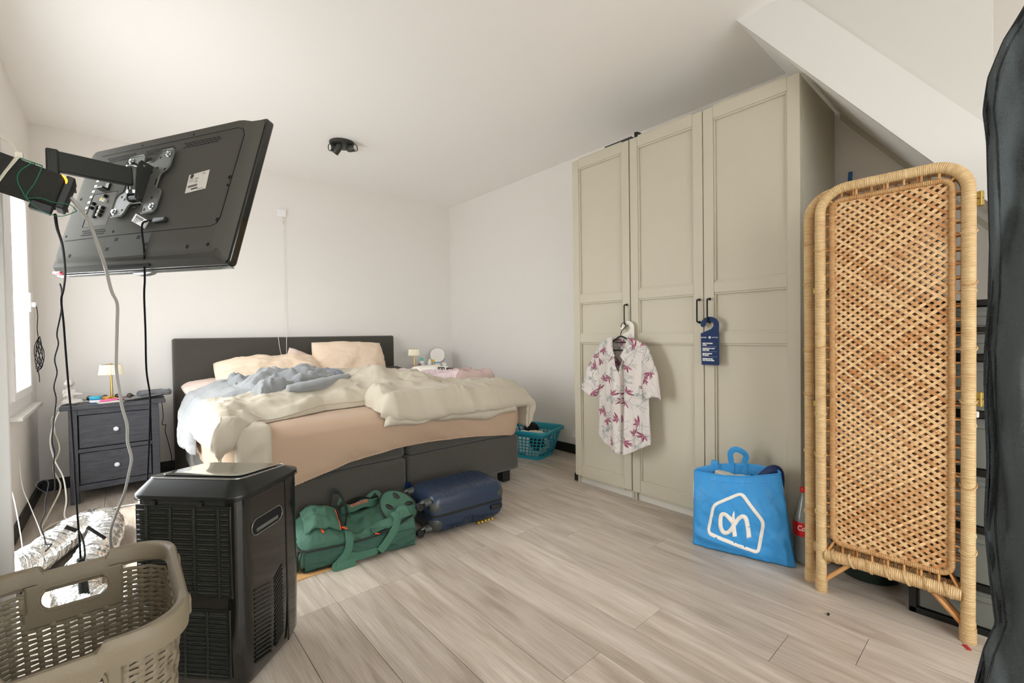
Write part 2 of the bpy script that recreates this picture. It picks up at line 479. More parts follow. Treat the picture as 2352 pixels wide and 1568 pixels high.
# floor: dark bed with every plank laid on it
floor = struct(MB().box(XL-0.3, XR+0.3, YR-0.3, YB+0.3, -0.06, -0.009).build('floor', 'grout_dark'))
PW, PL = 0.1925, 1.287
def plank_mesh(w, l):
    g, c = 0.0008, 0.0006
    x0, x1, y0, y1 = g, w-g, g, l-g
    v = [(x0, y0, -0.009), (x1, y0, -0.009), (x1, y1, -0.009), (x0, y1, -0.009), (x0, y0, -c), (x1, y0, -c), (x1, y1, -c), (x0, y1, -c), (x0+c, y0+c, 0), (x1-c, y0+c, 0), (x1-c, y1-c, 0), (x0+c, y1-c, 0)]
    f = [(8, 9, 10, 11), (4, 5, 9, 8), (5, 6, 10, 9), (6, 7, 11, 10), (7, 4, 8, 11), (0, 1, 5, 4), (1, 2, 6, 5), (2, 3, 7, 6), (3, 0, 4, 7)]
    me = bpy.data.meshes.new('plank'); me.from_pydata(v, [], f); me.materials.append(MATS['plank_oak']); return me
full = plank_mesh(PW, PL)
joint = {-1: 1.892, 0: 1.882, 1: 0.973, 2: 1.872, 3: 0.962, 4: 0.566, 5: 0.367, 6: 1.270, 7: 2.270, 8: 0.75, 9: 1.55, 10: 0.4, 11: 1.1, -2: 0.61, -3: 1.25, -4: 0.2, -5: 0.9, -6: 1.6, -7: 0.5}
for k in range(-7, 12):
    x = 0.850 + PW*k
    x0, x1 = max(x, XL), min(x+PW, XR)
    if x1-x0 < 0.01: continue
    y = joint[k] - 4*PL
    while y < YB:
        y0, y1 = max(y, YR), min(y+PL, YB)
        if y1-y0 > 0.02:
            me = full if (x1-x0 > PW-1e-6 and y1-y0 > PL-1e-6) else plank_mesh(x1-x0, y1-y0)
            o = bpy.data.objects.new('plank', me); COL.objects.link(o); o.parent = floor; o.location = (x0, y0, 0)
        y += PL
struct(MB().box(XL-0.3, XR+0.3, YR-0.3, YB+0.3, ZC, ZC+0.1).build('ceiling', 'ceiling_paint'))
struct(MB().box(XL-0.3, XR+0.3, YB, YB+0.2, -0.05, ZC).build('wall_back', 'wall_paint'))
struct(MB().box(XR, XR+0.2, YR-0.2, YB, -0.05, ZC).build('wall_right', 'wall_paint'))
WY0, WY1, WZ0, WZ1 = 3.70, 4.50, 0.70, 2.16
DY0, DY1, DZ1 = 2.16, 3.62, 2.25
m = MB()
m.box(XL-0.12, XL, YR-0.2, DY0, -0.05, ZC); m.box(XL-0.12, XL, WY1, YB, -0.05, ZC); m.box(XL-0.12, XL, DY1, WY0, -0.05, ZC)
m.box(XL-0.12, XL, DY0, DY1, -0.05, 0.03); m.box(XL-0.12, XL, DY0, DY1, DZ1, ZC)
m.box(XL-0.12, XL, WY0, WY1, -0.05, WZ0); m.box(XL-0.12, XL, WY0, WY1, WZ1, ZC)
struct(m.build('wall_left', 'wall_paint'))
RX0, RX1, RZ0, RZ1 = -0.3, 1.9, 0.20, 2.35
m = MB()
m.box(XL, RX0, YR-0.2, YR, -0.05, ZC); m.box(RX1, XR, YR-0.2, YR, -0.05, ZC)
m.box(RX0, RX1, YR-0.2, YR, -0.05, RZ0); m.box(RX0, RX1, YR-0.2, YR, RZ1, ZC)
struct(m.build('wall_rear', 'wall_paint'))
portal((XL-0.14, (WY0+WY1)/2, (WZ0+WZ1)/2), (1, 0, 0), WY1-WY0, WZ1-WZ0)
portal((XL-0.14, (DY0+DY1)/2, DZ1/2), (1, 0, 0), DY1-DY0, DZ1)
portal(((RX0+RX1)/2, YR-0.22, (RZ0+RZ1)/2), (0, 1, 0), RX1-RX0, RZ1-RZ0)

def window(name, M, w, h, divs):
    """local: x along the wall, y up, z into the room"""
    m = MB(M); t = 0.07
    m.box(0, w, 0, t, -0.07, 0.012); m.box(0, w, h-t, h, -0.07, 0.012); m.box(0, t, t, h-t, -0.07, 0.012); m.box(w-t, w, t, h-t, -0.07, 0.012)
    xs = [t] + [t+(w-2*t)*(i+1)/divs for i in range(divs-1)] + [w-t]
    for x in xs[1:-1]: m.box(x-0.03, x+0.03, t, h-t, -0.07, 0.012)
    fr = struct(m.build(name, 'window_plastic', bevel=0.004))
    for i in range(divs):
        a = xs[i]+(0.03 if i else 0); b = xs[i+1]-(0.03 if i < divs-1 else 0)
        s = MB(M); q = 0.05
        s.box(a, b, t, t+q, -0.05, 0.028); s.box(a, b, h-t-q, h-t, -0.05, 0.028); s.box(a, a+q, t+q, h-t-q, -0.05, 0.028); s.box(b-q, b, t+q, h-t-q, -0.05, 0.028)
        s.build('sash', 'window_plastic', fr, bevel=0.004)
        MB(M).box(a+q, b-q, t+q, h-t-q, -0.018, -0.012).build('pane', 'window_glass', fr)
    return fr
ML = frame((XL-0.012, WY0, WZ0), (0, 1, 0), (0, 0, 1))
w1 = window('window_1', ML, WY1-WY0, WZ1-WZ0, 1)
window('door_1', frame((XL-0.012, DY0, 0.03), (0, 1, 0), (0, 0, 1)), DY1-DY0, DZ1-0.03, 1)  # unseen glazed door, added to let the sun reach floor and bed side
MR = frame((RX1, YR-0.05, RZ0), (-1, 0, 0), (0, 0, 1))
window('window_2', MR, RX1-RX0, RZ1-RZ0, 2)  # unseen window behind the camera, added for fill light
MB(ML).box(0.09, WY1-WY0-0.09, 0.10, WZ1-WZ0-0.06, 0.004, 0.0055).build('blind', 'blind_cloth', w1)  # added to keep direct sun off the nightstand
# window handle box on the far sash
MB().box(-0.455, -0.425, 4.10, 4.14, 1.30, 1.42).box(-0.425, -0.405, 4.105, 4.135, 1.33, 1.36).build('window_handle', 'window_plastic', w1, bevel=0.004)
struct(MB().box(XL, XL+0.05, WY0, WY1+0.03, WZ0-0.035, WZ0-0.01).build('trim_1', 'white_trim', bevel=0.004))
# boxed pipe casing at the near end of the window
struct(MB().box(XL, -0.292, 1.93, 2.02, 0, ZC).build('trim_2', 'wall_paint', bevel=0.02, bseg=3))
struct(MB().box(XL, -0.268, 2.06, 2.08, 0, ZC).build('trim_3', 'white_trim', bevel=0.004))
# skirting
struct(MB().box(XL, XR, YB-0.015, YB, 0, 0.085).build('baseboard_back', 'black_board', bevel=0.002))
struct(MB().box(XR-0.015, XR, YR, YB-0.015, 0, 0.085).build('baseboard_right', 'black_board', bevel=0.002))
struct(MB().box(XL, XL+0.015, DY1, YB-0.015, 0, 0.085).build('baseboard_left', 'black_board', bevel=0.002))
# staircase boxed in on the right: soffit, string board, wall above it
SX = 2.415
def zl1(y): return 1.766 + 1.275*(y-0.239)
def zl2(y): return 1.871 + 1.325*(y-0.102)
MY = Matrix(((0, 0, 1, 0), (1, 0, 0, 0), (0, 1, 0, 0), (0, 0, 0, 1)))   # (y, z, x) -> world
y1a, y2a = 0.239+(ZC-1.766)/1.275, 0.102+(ZC-1.871)/1.325
struct(MB(MY).prism([(-0.5, zl1(-0.5)), (y1a, ZC), (y2a, ZC), (-0.5, zl2(-0.5))], SX, SX+0.03).build('trim_4', 'white_trim'))
struct(MB(MY).prism([(0.082, zl2(0.082)-0.05), (y2a+0.03, ZC), (0.082, ZC)], SX+0.012, SX+0.10).build('wall_stairs', 'stair_paint'))
struct(MB(MY).prism([(-0.5, zl1(-0.5)), (y1a, ZC), (y1a-0.05, ZC), (-0.5, zl1(-0.5)+0.06)], SX+0.03, XR).build('ceiling_stairs', 'ceiling_paint'))
# thin trim where the soffit meets the wall
struct(MB(MY).prism([(-0.5, zl1(-0.5)-0.035), (0.70, zl1(0.70)-0.035), (0.70, zl1(0.70)), (-0.5, zl1(-0.5))], XR-0.02, XR).build('trim_5', 'ward_side'))
# ------------------------------------------------------------------ bed
BX0, BX1, BY0, BY1, ZT = 0.38, 2.26, 2.53, 4.62, 0.655
bed = thing('bed', 'dark grey upholstered box spring double bed with tall headboard', 'bed', (1.32, 3.57, 0))
def bl(x, y, z): return (x-1.32, y-3.57, z)
def bbox(m, x0, x1, y0, y1, z0, z1):
    a = bl(x0, y0, z0); b = bl(x1, y1, z1); m.box(a[0], b[0], a[1], b[1], z0, z1); return m
mid = 1.325
for x0, x1 in ((BX0, mid-0.006), (mid+0.006, BX1)):
    bbox(MB(), x0, x1, BY0, BY1, 0.095, 0.355).build('base_box', 'bed_fabric', bed, bevel=0.022, bseg=4, smooth=60)
    bbox(MB(), x0+0.004, x1-0.004, BY0+0.004, BY1, 0.357, 0.635).build('mattress', 'bed_fabric', bed, bevel=0.03, bseg=4, smooth=60)
for x in (BX0+0.06, mid-0.08, mid+0.02, BX1-0.12):
    for y in (BY0+0.05, BY1-0.12):
        bbox(MB(), x, x+0.07, y, y+0.07, 0.0, 0.096).build('leg', 'black_board', bed, bevel=0.003)
bbox(MB(), 0.315, 2.285, BY1, 4.755, 0.0, 1.12).build('headboard', 'bed_fabric', bed, bevel=0.02, bseg=4, smooth=60)
bbox(MB(), mid-0.02, mid+0.02, BY0-0.004, BY0+0.004, 0.15, 0.20).build('cloth_tag', 'sign_blue', bed)['label'] = 'small blue cloth tag'
bbox(MB(), BX1-0.002, BX1+0.012, BY0+0.12, BY0+0.124, 0.17, 0.21).build('cloth_tag', 'sign_blue', bed)['label'] = 'small blue cloth tag'

# fitted sheet: rings from the top centre to the gathered hem
def sheet():
    m = MB(); n = 800; base = rrect(BX1-BX0+0.02, BY1-BY0+0.02, 0.10, 12, (BX0+BX1)/2, (BY0+BY1)/2)
    P = [Vector((x, y)) for x, y in base]; L = [0]
    for i in range(len(P)): L.append(L[-1]+(P[(i+1) % len(P)]-P[i]).length)
    def at(s):
        s = (s % 1.0)*L[-1]
        i = max(0, min(len(P)-1, int(np.searchsorted(L, s, side='right'))-1))
        t = (s-L[i])/max(1e-9, L[i+1]-L[i]); return P[i].lerp(P[(i+1) % len(P)], t)
    cx, cy = (BX0+BX1)/2, (BY0+BY1)/2
    def hem(p):
        if p.y < BY0+0.03:
            return interp(p.x, [0.38, 0.55, 0.75, 0.95, 1.25, 1.55, 1.85, 2.05, 2.18, 2.26], [0.30, 0.315, 0.36, 0.405, 0.435, 0.43, 0.41, 0.385, 0.365, 0.40])
        if p.x < BX0+0.03:
            return interp(p.y, [2.5, 2.75, 3.1, 4.0, 4.6], [0.32, 0.34, 0.36, 0.34, 0.34])
        return 0.40
    rings = [0.0, 0.4, 0.8, 0.93, 0.975] + [1.0 + k/16 for k in range(1, 17)]
    V = []; 
    for q in rings:
        for k in range(n):
            p = at(k/n); d = Vector((p.x-cx, p.y-cy))
            if q <= 1.0:
                x, y = cx+d.x*q, cy+d.y*q
                z = ZT + 0.004*fbm(x*4, y*4, 1.0) - (0.012 if q > 0.95 else 0)
            else:
                t = q-1.0; hz = hem(p); nx, ny = d.x/abs(BX1-cx), d.y/abs(BY1-cy)
                s = k/n*7.6
                w = fbm(s*5+t*0.8, 0.8+t*0.5, 3.0)*0.008*sstep(0.2, 1.0, t) + (noise.ridged_multi_fractal(Vector((s*4.2-t*1.3, t*0.5, 5.0)), 1, 2, 3, 1, 2)-1.0)*0.011*sstep(0.15, 1.0, t)
                bul = 0.012+0.012*sin(pi*min(1, t*1.15)) + w - (0.010*sstep(0.88, 1.0, t))
                nn = Vector((nx, ny)); ax = abs(nx) > abs(ny)
                nn = Vector((math.copysign(1, nx)*sstep(0.88, 1.0, abs(nx)), math.copysign(1, ny)*sstep(0.88, 1.0, abs(ny))))
                if nn.length > 0: nn.normalize()
                x, y = p.x+nn.x*bul, p.y+nn.y*bul
                z = lerp(ZT-0.03*(1-t)**4-0.012, hz, t)
            V.append((x, y, z))
    Fc = []
    for j in range(len(rings)-1):
        for k in range(n): Fc.append((j*n+k, j*n+(k+1) % n, (j+1)*n+(k+1) % n, (j+1)*n+k))
    Fc = [tuple(reversed(f)) for f in Fc]
    m.add(V, Fc)
    o = m.build('fitted_sheet', 'sheet_beige', smooth=180)
    # gathered hem cord
    pts = V[-n:]
    h = MB().tube([(x, y, z-0.001+0.0016*((i % 2)*2-1)) for i, (x, y, z) in enumerate(pts)], 0.0045, 6, closed=True)
    h.build('gathered_hem', 'sheet_beige', o, smooth=180)
    return o
tag(sheet(), 'beige fitted sheet stretched over the bed, gathered hem showing', 'sheet')

def drape(x, y, z, zt=ZT, r=0.05, left=True, right=True, front=True):
    """lay (x, y, height) over the mattress; past an edge it hangs"""
    X, Y, Z = x, y, zt+z
    e = 0.0
    if front and y < BY0: e = BY0-y; w = sstep(0, 0.09, e); Y = BY0-0.022-min(e, 0.03)*0.5-z*w; Z = zt-max(0, e-0.02)+z*(1-w)
    if left and x < BX0:
        e = BX0-x; w = sstep(0, 0.09, e); X = BX0-0.022-min(e, 0.03)*0.5-z*w; Z = min(Z, zt-max(0, e-0.02)+z*(1-w))
    if right and x > BX1:
        e = x-BX1; w = sstep(0, 0.09, e); X = BX1+0.022+min(e, 0.03)*0.5+z*w; Z = min(Z, zt-max(0, e-0.02)+z*(1-w))
    return (X, Y, Z)

def slab(name, m_, quad, nu, nv, H, wr=0.02, fr=3.0, seed=0.0, edge=0.10, zt=ZT, ridge=0.0, base=None, parent=None, wob=0.0, fcurve=None, ani=(0.8, 1.3, 0.0), **kw):
    """soft textile: plan quad (front-left, front-right, back-right, back-left), thickness function H(u, v)"""
    A, B, Cc, D = [Vector(q) for q in quad]
    m = MB()
    def plan(u, v):
        F = Vector((interp(u, fcurve[0], fcurve[1]), interp(u, fcurve[0], fcurve[2]))) if fcurve else A.lerp(B, u)
        p = F.lerp(D.lerp(Cc, u), v)
        if wob:
            p = p + Vector((fbm(p.x*3+seed, p.y*3, 7.0)*wob, fbm(p.x*3, p.y*3+seed, 9.0)*wob))
        return p
    W = ((B-A).length+(Cc-D).length)/2; Dp = ((D-A).length+(Cc-B).length)/2
    def th(u, v, p):
        d = min(min(u, 1-u)*W, min(v, 1-v)*Dp)
        e = sqrt(max(0.0, 1-(1-min(1, d/edge))**2))
        n = fbm(p.x*fr+seed, p.y*fr, seed, 4)*wr
        if ridge:
            n += (noise.ridged_multi_fractal(Vector((p.x*fr*ani[0]+p.y*fr*ani[2]+seed, p.y*fr*ani[1]-p.x*fr*ani[2]*0.6, seed)), 1.0, 2.0, 3, 1.0, 2.0)-1.0)*ridge
        return max(0.004, (H(u, v)+n)*e+0.006)
    top = []; bot = []
    for j in range(nv):
        for i in range(nu):
            u, v = i/(nu-1), j/(nv-1); p = plan(u, v); t = th(u, v, p)
            b0 = base(p) if base else 0.004
            top.append(drape(p.x, p.y, b0+t, zt, **kw)); bot.append(drape(p.x, p.y, b0, zt, **kw))
    V = top+bot; n = nu*nv; Fc = []
    for j in range(nv-1):
        for i in range(nu-1):
            a = j*nu+i; Fc.append((a, a+1, a+nu+1, a+nu)); Fc.append((n+a, n+a+nu, n+a+nu+1, n+a+1))
    for i in range(nu-1):
        Fc.append((i+1, i, n+i, n+i+1)); a = (nv-1)*nu+i; Fc.append((a, a+1, n+a+1, n+a))
    for j in range(nv-1):
        a = j*nu; Fc.append((a, a+nu, n+a+nu, n+a)); a = j*nu+nu-1; Fc.append((a+nu, a, n+a, n+a+nu))
    m.add(V, Fc)
    return m.build(name, m_, parent, smooth=180)

# left duvet: its front edge swings from the hanging foot corner back over the bed
def hL(u, v):
    a = interp(v, [0, 0.06, 0.16, 0.34, 0.6, 1.0], [0.050, 0.085, 0.135, 0.125, 0.075, 0.045])
    return a*interp(u, [0, 0.12, 0.4, 0.75, 0.9, 1.0], [0.50, 0.72, 0.95, 1.10, 0.85, 0.5])
over_right = lambda p: 0.004+0.085*sstep(1.18, 1.42, p.x)
dl = slab('duvet', 'duvet_taupe', ((0.30, 2.36), (1.86, 2.92), (1.66, 4.10), (0.28, 4.1)), 150, 120, hL, wr=0.022, fr=4.2, seed=2.3, edge=0.085, ridge=0.034, wob=0.02, ani=(0.75, 1.7, 0.5), base=over_right,
          fcurve=([0, 0.08, 0.2, 0.42, 0.62, 0.82, 0.93, 1.0], [0.28, 0.38, 0.56, 0.93, 1.24, 1.53, 1.72, 1.84], [2.33, 2.44, 2.66, 2.84, 2.86, 2.92, 2.84, 2.93]))
tag(dl, 'taupe duvet bunched over the left half of the bed, one corner hanging', 'duvet')
def hR(u, v):
    a = interp(v, [0, 0.05, 0.16, 0.4, 1.0], [0.060, 0.095, 0.120, 0.105, 0.05])
    return a*interp(u, [0, 0.06, 0.4, 0.8, 0.9, 1.0], [0.8, 1.05, 1.0, 0.85, 0.5, 0.3])
dr = slab('duvet', 'duvet_taupe', ((1.16, 2.44), (2.50, 2.44), (2.44, 4.1), (1.42, 4.1)), 140, 110, hR, wr=0.020, fr=3.6, seed=8.1, edge=0.075, ridge=0.026, wob=0.025, ani=(0.9, 1.2, 0.7),
          fcurve=([0, 0.1, 0.3, 0.6, 0.85, 1.0], [1.13, 1.22, 1.48, 1.86, 2.22, 2.52], [2.50, 2.45, 2.43, 2.42, 2.42, 2.40]))
tag(dr, 'taupe duvet draped over the right half and right edge of the bed', 'duvet')
def seam_line(o, nu, parent, lift=0.004):
    vs = [o.data.vertices[i].co for i in range(nu)]; vt = [o.data.vertices[nu*2+i].co for i in range(nu)]
    MB().tube([a.lerp(b, 0.5)+Vector((0, -0.003, lift)) for a, b in zip(vs, vt)], 0.0035, 6).build('seam', 'duvet_taupe', parent, smooth=180)
seam_line(dl, 150, dl); seam_line(dr, 140, dr)
slab('folded_layer', 'duvet_taupe', ((1.16, 2.43), (2.2, 2.40), (2.2, 2.8), (1.2, 2.8)), 90, 24, lambda u, v: 0.028, wr=0.012, fr=6, seed=4.4, edge=0.03, wob=0.035, parent=dr)
slab('hanging_corner', 'duvet_taupe', ((0.40, 2.18), (0.56, 2.30), (0.55, 2.62), (0.40, 2.60)), 30, 34, lambda u, v: 0.018, wr=0.010, fr=9, seed=6.4, edge=0.03, wob=0.01, parent=dl, left=False)

def pillow(name, m_, c, ax, ay, w, h, T, seed, label, wr=0.012):
    """c centre, ax along width, ay along height"""
    m = MB(frame(c, ax, ay)); nu, nv = 60, 44
    def side(sg):
        def f(u, v):
            a, b = 2*u-1, 2*v-1
            t = (max(0, 1-abs(a)**3.2)**0.5)*(max(0, 1-abs(b)**3.2)**0.5)
            x = a*w/2*sqrt(1-0.16*b*b)*(1+0.05*a*a*b*b); y = b*h/2*sqrt(1-0.16*a*a)*(1+0.05*a*a*b*b)
            n = (fbm(a*2.4+seed, b*2.4, seed)+0.5*(noise.ridged_multi_fractal(Vector((a*1.8+seed, b*3.2, seed)), 1, 2, 3, 1, 2)-1))*wr*min(1, t*3)
            return (x, y, sg*(t*T/2+n)+0.0)
        return f
    m.grid(nu, nv, side(1)); 
    o = len(m.v); g = MB(m.M); g.grid(nu, nv, side(-1))
    m.v += g.v; m.f += [[i+o for i in reversed(q)] for q in g.f]
    ob = m.build(name, m_, smooth=180, weld=True)
    return tag(ob, label, 'pillow')
pillow('pillow', 'pillow_cream', (0.97, 4.25, 0.785), (1, 0.02, 0.03), (0, 0.80, 0.55), 0.82, 0.50, 0.24, 1.7, 'plump cream pillow lying sunlit on the left half of the bed', 0.02)
pillow('pillow', 'pillow_cream', (1.70, 4.37, 0.835), (1, 0.03, -0.03), (0.03, 0.42, 0.90), 0.72, 0.50, 0.20, 5.2, 'cream pillow propped upright against the right half of the headboard', 0.014)
pillow('pillow', 'pillow_pink', (1.31, 4.47, 0.80), (0.86, 0.1, -0.42), (0.2, 0.5, 0.75), 0.42, 0.36, 0.12, 9.4, 'small pinkish pillow tilted between the two cream pillows', 0.008)
pillow('pillow', 'pillow_white', (1.42, 4.56, 0.78), (1, 0, 0), (0, 0.35, 0.9), 0.5, 0.34, 0.10, 3.1, 'white pillow mostly hidden behind the upright cream pillow', 0.008)
pillow('pillow', 'pillow_pink', (0.56, 4.36, 0.725), (1, 0.0, 0.06), (0, 1, 0.05), 0.42, 0.45, 0.11, 7.3, 'flat pale pink pillow at the left edge of the bed', 0.006)
pillow('pillow', 'pillow_dark', (2.13, 4.36, 0.72), (1, 0, 0), (0, 1, 0.1), 0.32, 0.45, 0.13, 2.9, 'dark grey cushion at the right end of the headboard', 0.006)

# grey robe crumpled over the left half, sleeve hanging at the side
on_duvet = lambda p: 0.085*sstep(0.28, 0.55, p.x)+0.015
rb = slab('robe_body', 'fleece_grey', ((0.58, 2.98), (1.14, 3.22), (1.36, 3.78), (0.56, 3.95)), 80, 70, lambda u, v: 0.055+0.06*sin(pi*u)*sin(pi*v), wr=0.045, fr=5.0, seed=11.0, edge=0.05, ridge=0.055, base=on_duvet, wob=0.06)
rb.name = 'bathrobe'
tag(rb, 'crumpled light grey fleece bathrobe lying across the sunlit bed', 'bathrobe')
slab('sleeve', 'fleece_grey', ((0.10, 3.32), (0.72, 3.18), (0.74, 3.95), (0.04, 4.02)), 80, 50, lambda u, v: 0.035, wr=0.012, fr=7, seed=3.0, edge=0.05, ridge=0.012, base=on_duvet, wob=0.03, parent=rb)
m = MB()
path = smooth_path([(0.76, 2.98, 0.80), (0.88, 2.99, 0.805), (1.0, 3.03, 0.81), (1.12, 3.11, 0.82), (1.22, 3.22, 0.825)], 8)
m.tube(path, [0.028+0.02*sin(pi*i/len(path))+0.006*fbm(i*0.3, 2) for i in range(len(path))], 18, flat=0.8)
m.build('rolled_cuff', 'fleece_grey', rb, smooth=180)
bl_ = slab('towel', 'fleece_blue', ((1.16, 3.38), (1.42, 3.42), (1.42, 3.8), (1.18, 3.82)), 40, 40, lambda u, v: 0.10*sin(pi*min(1, u*1.1))*(0.6+0.4*v), wr=0.03, fr=7, seed=21.0, edge=0.06, ridge=0.03, base=on_duvet, wob=0.05)
tag(bl_, 'bluish grey fleece towel bunched next to the grey bathrobe', 'towel')
pk = slab('baby_blanket', 'blanket_pink', ((1.66, 3.26), (2.20, 3.00), (2.28, 3.42), (1.80, 3.66)), 70, 60, lambda u, v: 0.05, wr=0.022, fr=6, seed=31.0, edge=0.05, ridge=0.022, base=lambda p: 0.095, wob=0.05)
tag(pk, 'pale pink muslin blanket heaped on the right side of the bed', 'blanket')
rs = slab('rose_cloth', 'blanket_rose', ((2.05, 3.02), (2.34, 2.92), (2.34, 3.22), (2.12, 3.34)), 40, 40, lambda u, v: 0.07, wr=0.025, fr=7, seed=41.0, edge=0.06, ridge=0.025, base=lambda p: 0.085, wob=0.05, right=False)
tag(rs, 'dusty rose cloth folded at the right edge of the bed', 'cloth')
pc = slab('pouch', 'cloth_white', ((1.93, 3.42), (2.22, 3.34), (2.28, 3.62), (1.98, 3.70)), 40, 30, lambda u, v: 0.05, wr=0.012, fr=6, seed=51.0, edge=0.06, ridge=0.012, base=lambda p: 0.125, wob=0.03, right=False)
tag(pc, 'white cloth pouch printed with black capitals, on the pink blanket', 'pouch')
text('printed_word', 'STUDIO', 0.050, 'ink_black', pc, frame((2.075, 3.372, 0.806), (0.96, -0.26, -0.10), (0.1, 0.45, 0.88)), extrude=0.001, offset=0.002)
# ------------------------------------------------------------------ wardrobes
WX = 2.526
def wardrobe(label, ya, yb, doors):
    t = thing('wardrobe', label, 'wardrobe', (2.83, (ya+yb)/2, 0))
    def w(m, x0, x1, y0, y1, z0, z1): m.box(x0-2.83, x1-2.83, y0-(ya+yb)/2, y1-(ya+yb)/2, z0, z1); return m
    w(w(MB(), WX+0.028, 3.125, ya, ya+0.018, 0, 2.365), WX+0.028, 3.125, yb-0.018, yb, 0, 2.365).build('side_panel', 'ward_side', t)
    w(MB(), WX+0.028, 3.125, ya+0.018, yb-0.018, 2.345, 2.365).build('top_panel', 'ward_side', t)
    w(MB(), 3.11, 3.125, ya+0.018, yb-0.018, 0.0, 2.345).build('back_panel', 'ward_side', t)
    w(MB(), WX+0.045, WX+0.06, ya+0.018, yb-0.018, 0.0, 0.07).build('plinth', 'ward_white', t)
    w(MB(), WX+0.06, 3.11, ya+0.018, yb-0.018, 0.07, 0.09).build('bottom_shelf', 'ward_white', t)
    for y0, y1, hy in doors:
        d = w(MB(), WX+0.017, WX+0.027, y0, y1, 0.066, 2.375).build('door', 'ward_paint', t)
        st = 0.058
        for a, b in ((y0, y0+st), (y1-st, y1)):
            w(MB(), WX, WX+0.0172, a, b, 0.066, 2.375).build('stile', 'ward_paint', d, bevel=0.0025)
        for za, zb in ((0.066, 0.135), (1.047, 1.105), (1.333, 1.39), (2.31, 2.375)):
            o = w(MB(), WX+0.0015, WX+0.0175, y0+st, y1-st, za, zb)
            w(o, WX+0.007, WX+0.0175, y0+st, y1-st, za-0.011, zb+0.011)
            o.build('rail', 'ward_paint', d, bevel=0.002)
        for za, zb in ((0.146, 1.036), (1.116, 1.322), (1.401, 2.299)):
            o = MB()
            w(o, WX+0.006, WX+0.0175, y0+st, y0+st+0.009, za, zb); w(o, WX+0.006, WX+0.0175, y1-st-0.009, y1-st, za, zb)
            o.build('moulding', 'ward_paint', d, bevel=0.002)
        m = MB(Matrix.Translation((-2.83, -(ya+yb)/2, 0)))
        m.tube(smooth_path([(WX, hy, 1.168), (WX-0.022, hy, 1.168), (WX-0.031, hy, 1.172), (WX-0.036, hy, 1.182), (WX-0.036, hy, 1.285), (WX-0.031, hy, 1.295), (WX-0.022, hy, 1.298), (WX, hy, 1.298)], 3), 0.0045, 10)
        for z in (1.168, 1.298): m.ball((WX-0.006, hy, z), (0.006, 0.008, 0.008), 10, 7)
        m.build('handle', 'handle_black', d, smooth=60)
    return t
wardrobe('narrow single door greige wardrobe, shirt hung on its black handle', 1.709, 2.198, ((1.712, 2.197, 1.731),))
wardrobe('wide greige wardrobe with two panelled doors, blue sign on its handle', 0.726, 1.706, ((1.218, 1.704, 1.238), (0.728, 1.2135, 1.178)))
m = MB(); m.prism(rrect(0.06, 0.035, 0.008, 3), 0, 0.055, Matrix.Translation((2.60, 2.235, 0)))
tag(m.build('door_stop', 'rubber_black', bevel=0.004), 'small black rubber foot beside the narrow wardrobe on the floor', 'door stop')
t = thing('projector', 'small black device with upright bracket on top of the wardrobe', 'device', (2.66, 1.80, 2.376))
MB().box(-0.10, 0.10, -0.09, 0.13, 0, 0.035).build('body', 'dark_plastic', t, bevel=0.006)
MB(MY).prism([(-0.14, 0.0), (-0.065, 0.0), (-0.065, 0.088), (-0.09, 0.083), (-0.12, 0.062), (-0.14, 0.04)], -0.03, 0.02).build('bracket', 'rubber_black', t, bevel=0.003)

# ------------------------------------------------------------------ shirt on its hanger
random.seed(5)
SHX = 2.455      # plane of the shirt's back
SHY = 1.715
sprays = []
rs_ = random.Random(12)
tries = 0
while len(sprays) < 260 and tries < 20000:
    tries += 1
    p = (rs_.uniform(-0.95, 0.95), rs_.uniform(0.28, 1.12))
    if all((p[0]-q[0])**2+(p[1]-q[1])**2 > 0.046**2 for q in sprays): sprays.append((p[0], p[1], rs_.uniform(0, 2*pi), rs_.random(), rs_.random()))
def print_colors(S, Z):
    """cloth coordinates (metres) -> printed colour, floral sprays on off-white"""
    S = np.asarray(S); Z = np.asarray(Z)
    out = np.tile(np.array(C('#d2cac4')[:3]), (len(S), 1))
    wine, rose, grey, mist = [np.array(C(h)[:3]) for h in ('#64203c', '#bd7f92', '#858d8a', '#b4bbb8')]
    for cx, cz, a, kind, sz in sprays:
        near = ((S-cx)**2+(Z-cz)**2) < 0.075**2
        if not near.any(): continue
        s, z = S[near]-cx, Z[near]-cz
        col = out[near]
        if kind < 0.42:
            for q in range(6):
                b = a+(q-2.5)*0.45+(0.1 if q % 2 else -0.08); L = (0.030+0.024*((q*37+int(sz*100)) % 10)/10); w = 0.0056
                dx, dz = cos(b), sin(b)
                x = s*dx+z*dz; y = -s*dz+z*dx
                t = x/L; env = np.where((t > 0) & (t < 1), w*np.sin(np.clip(t, 0, 1)*pi)**0.8, 0)
                ins = np.abs(y) < env
                core = ins & (y > -0.15*env)
                col[ins] = rose*0.75+wine*0.25; col[core] = wine if q % 2 == 0 else (rose*0.55+wine*0.45)
        for q in range(5):
            b = a+pi*(0.7 if kind < 0.47 else 0)+(q-2)*0.38; L = 0.05+0.02*sz; dx, dz = cos(b), sin(b)
            x = s*dx+z*dz; y = -s*dz+z*dx-0.012*np.sin(x*40+q)
            t = x/L; ins = (np.abs(y) < 0.0012) & (t > 0) & (t < 1)
            if q % 2 == 0 and kind >= 0.47:
                e = 0.006*np.sin(np.clip(t, 0, 1)*pi); ins |= (np.abs(np.abs(y)-e) < 0.0009) & (t > 0) & (t < 1)
            col[ins] = grey if q % 2 == 0 else mist
        out[near] = col
    return out
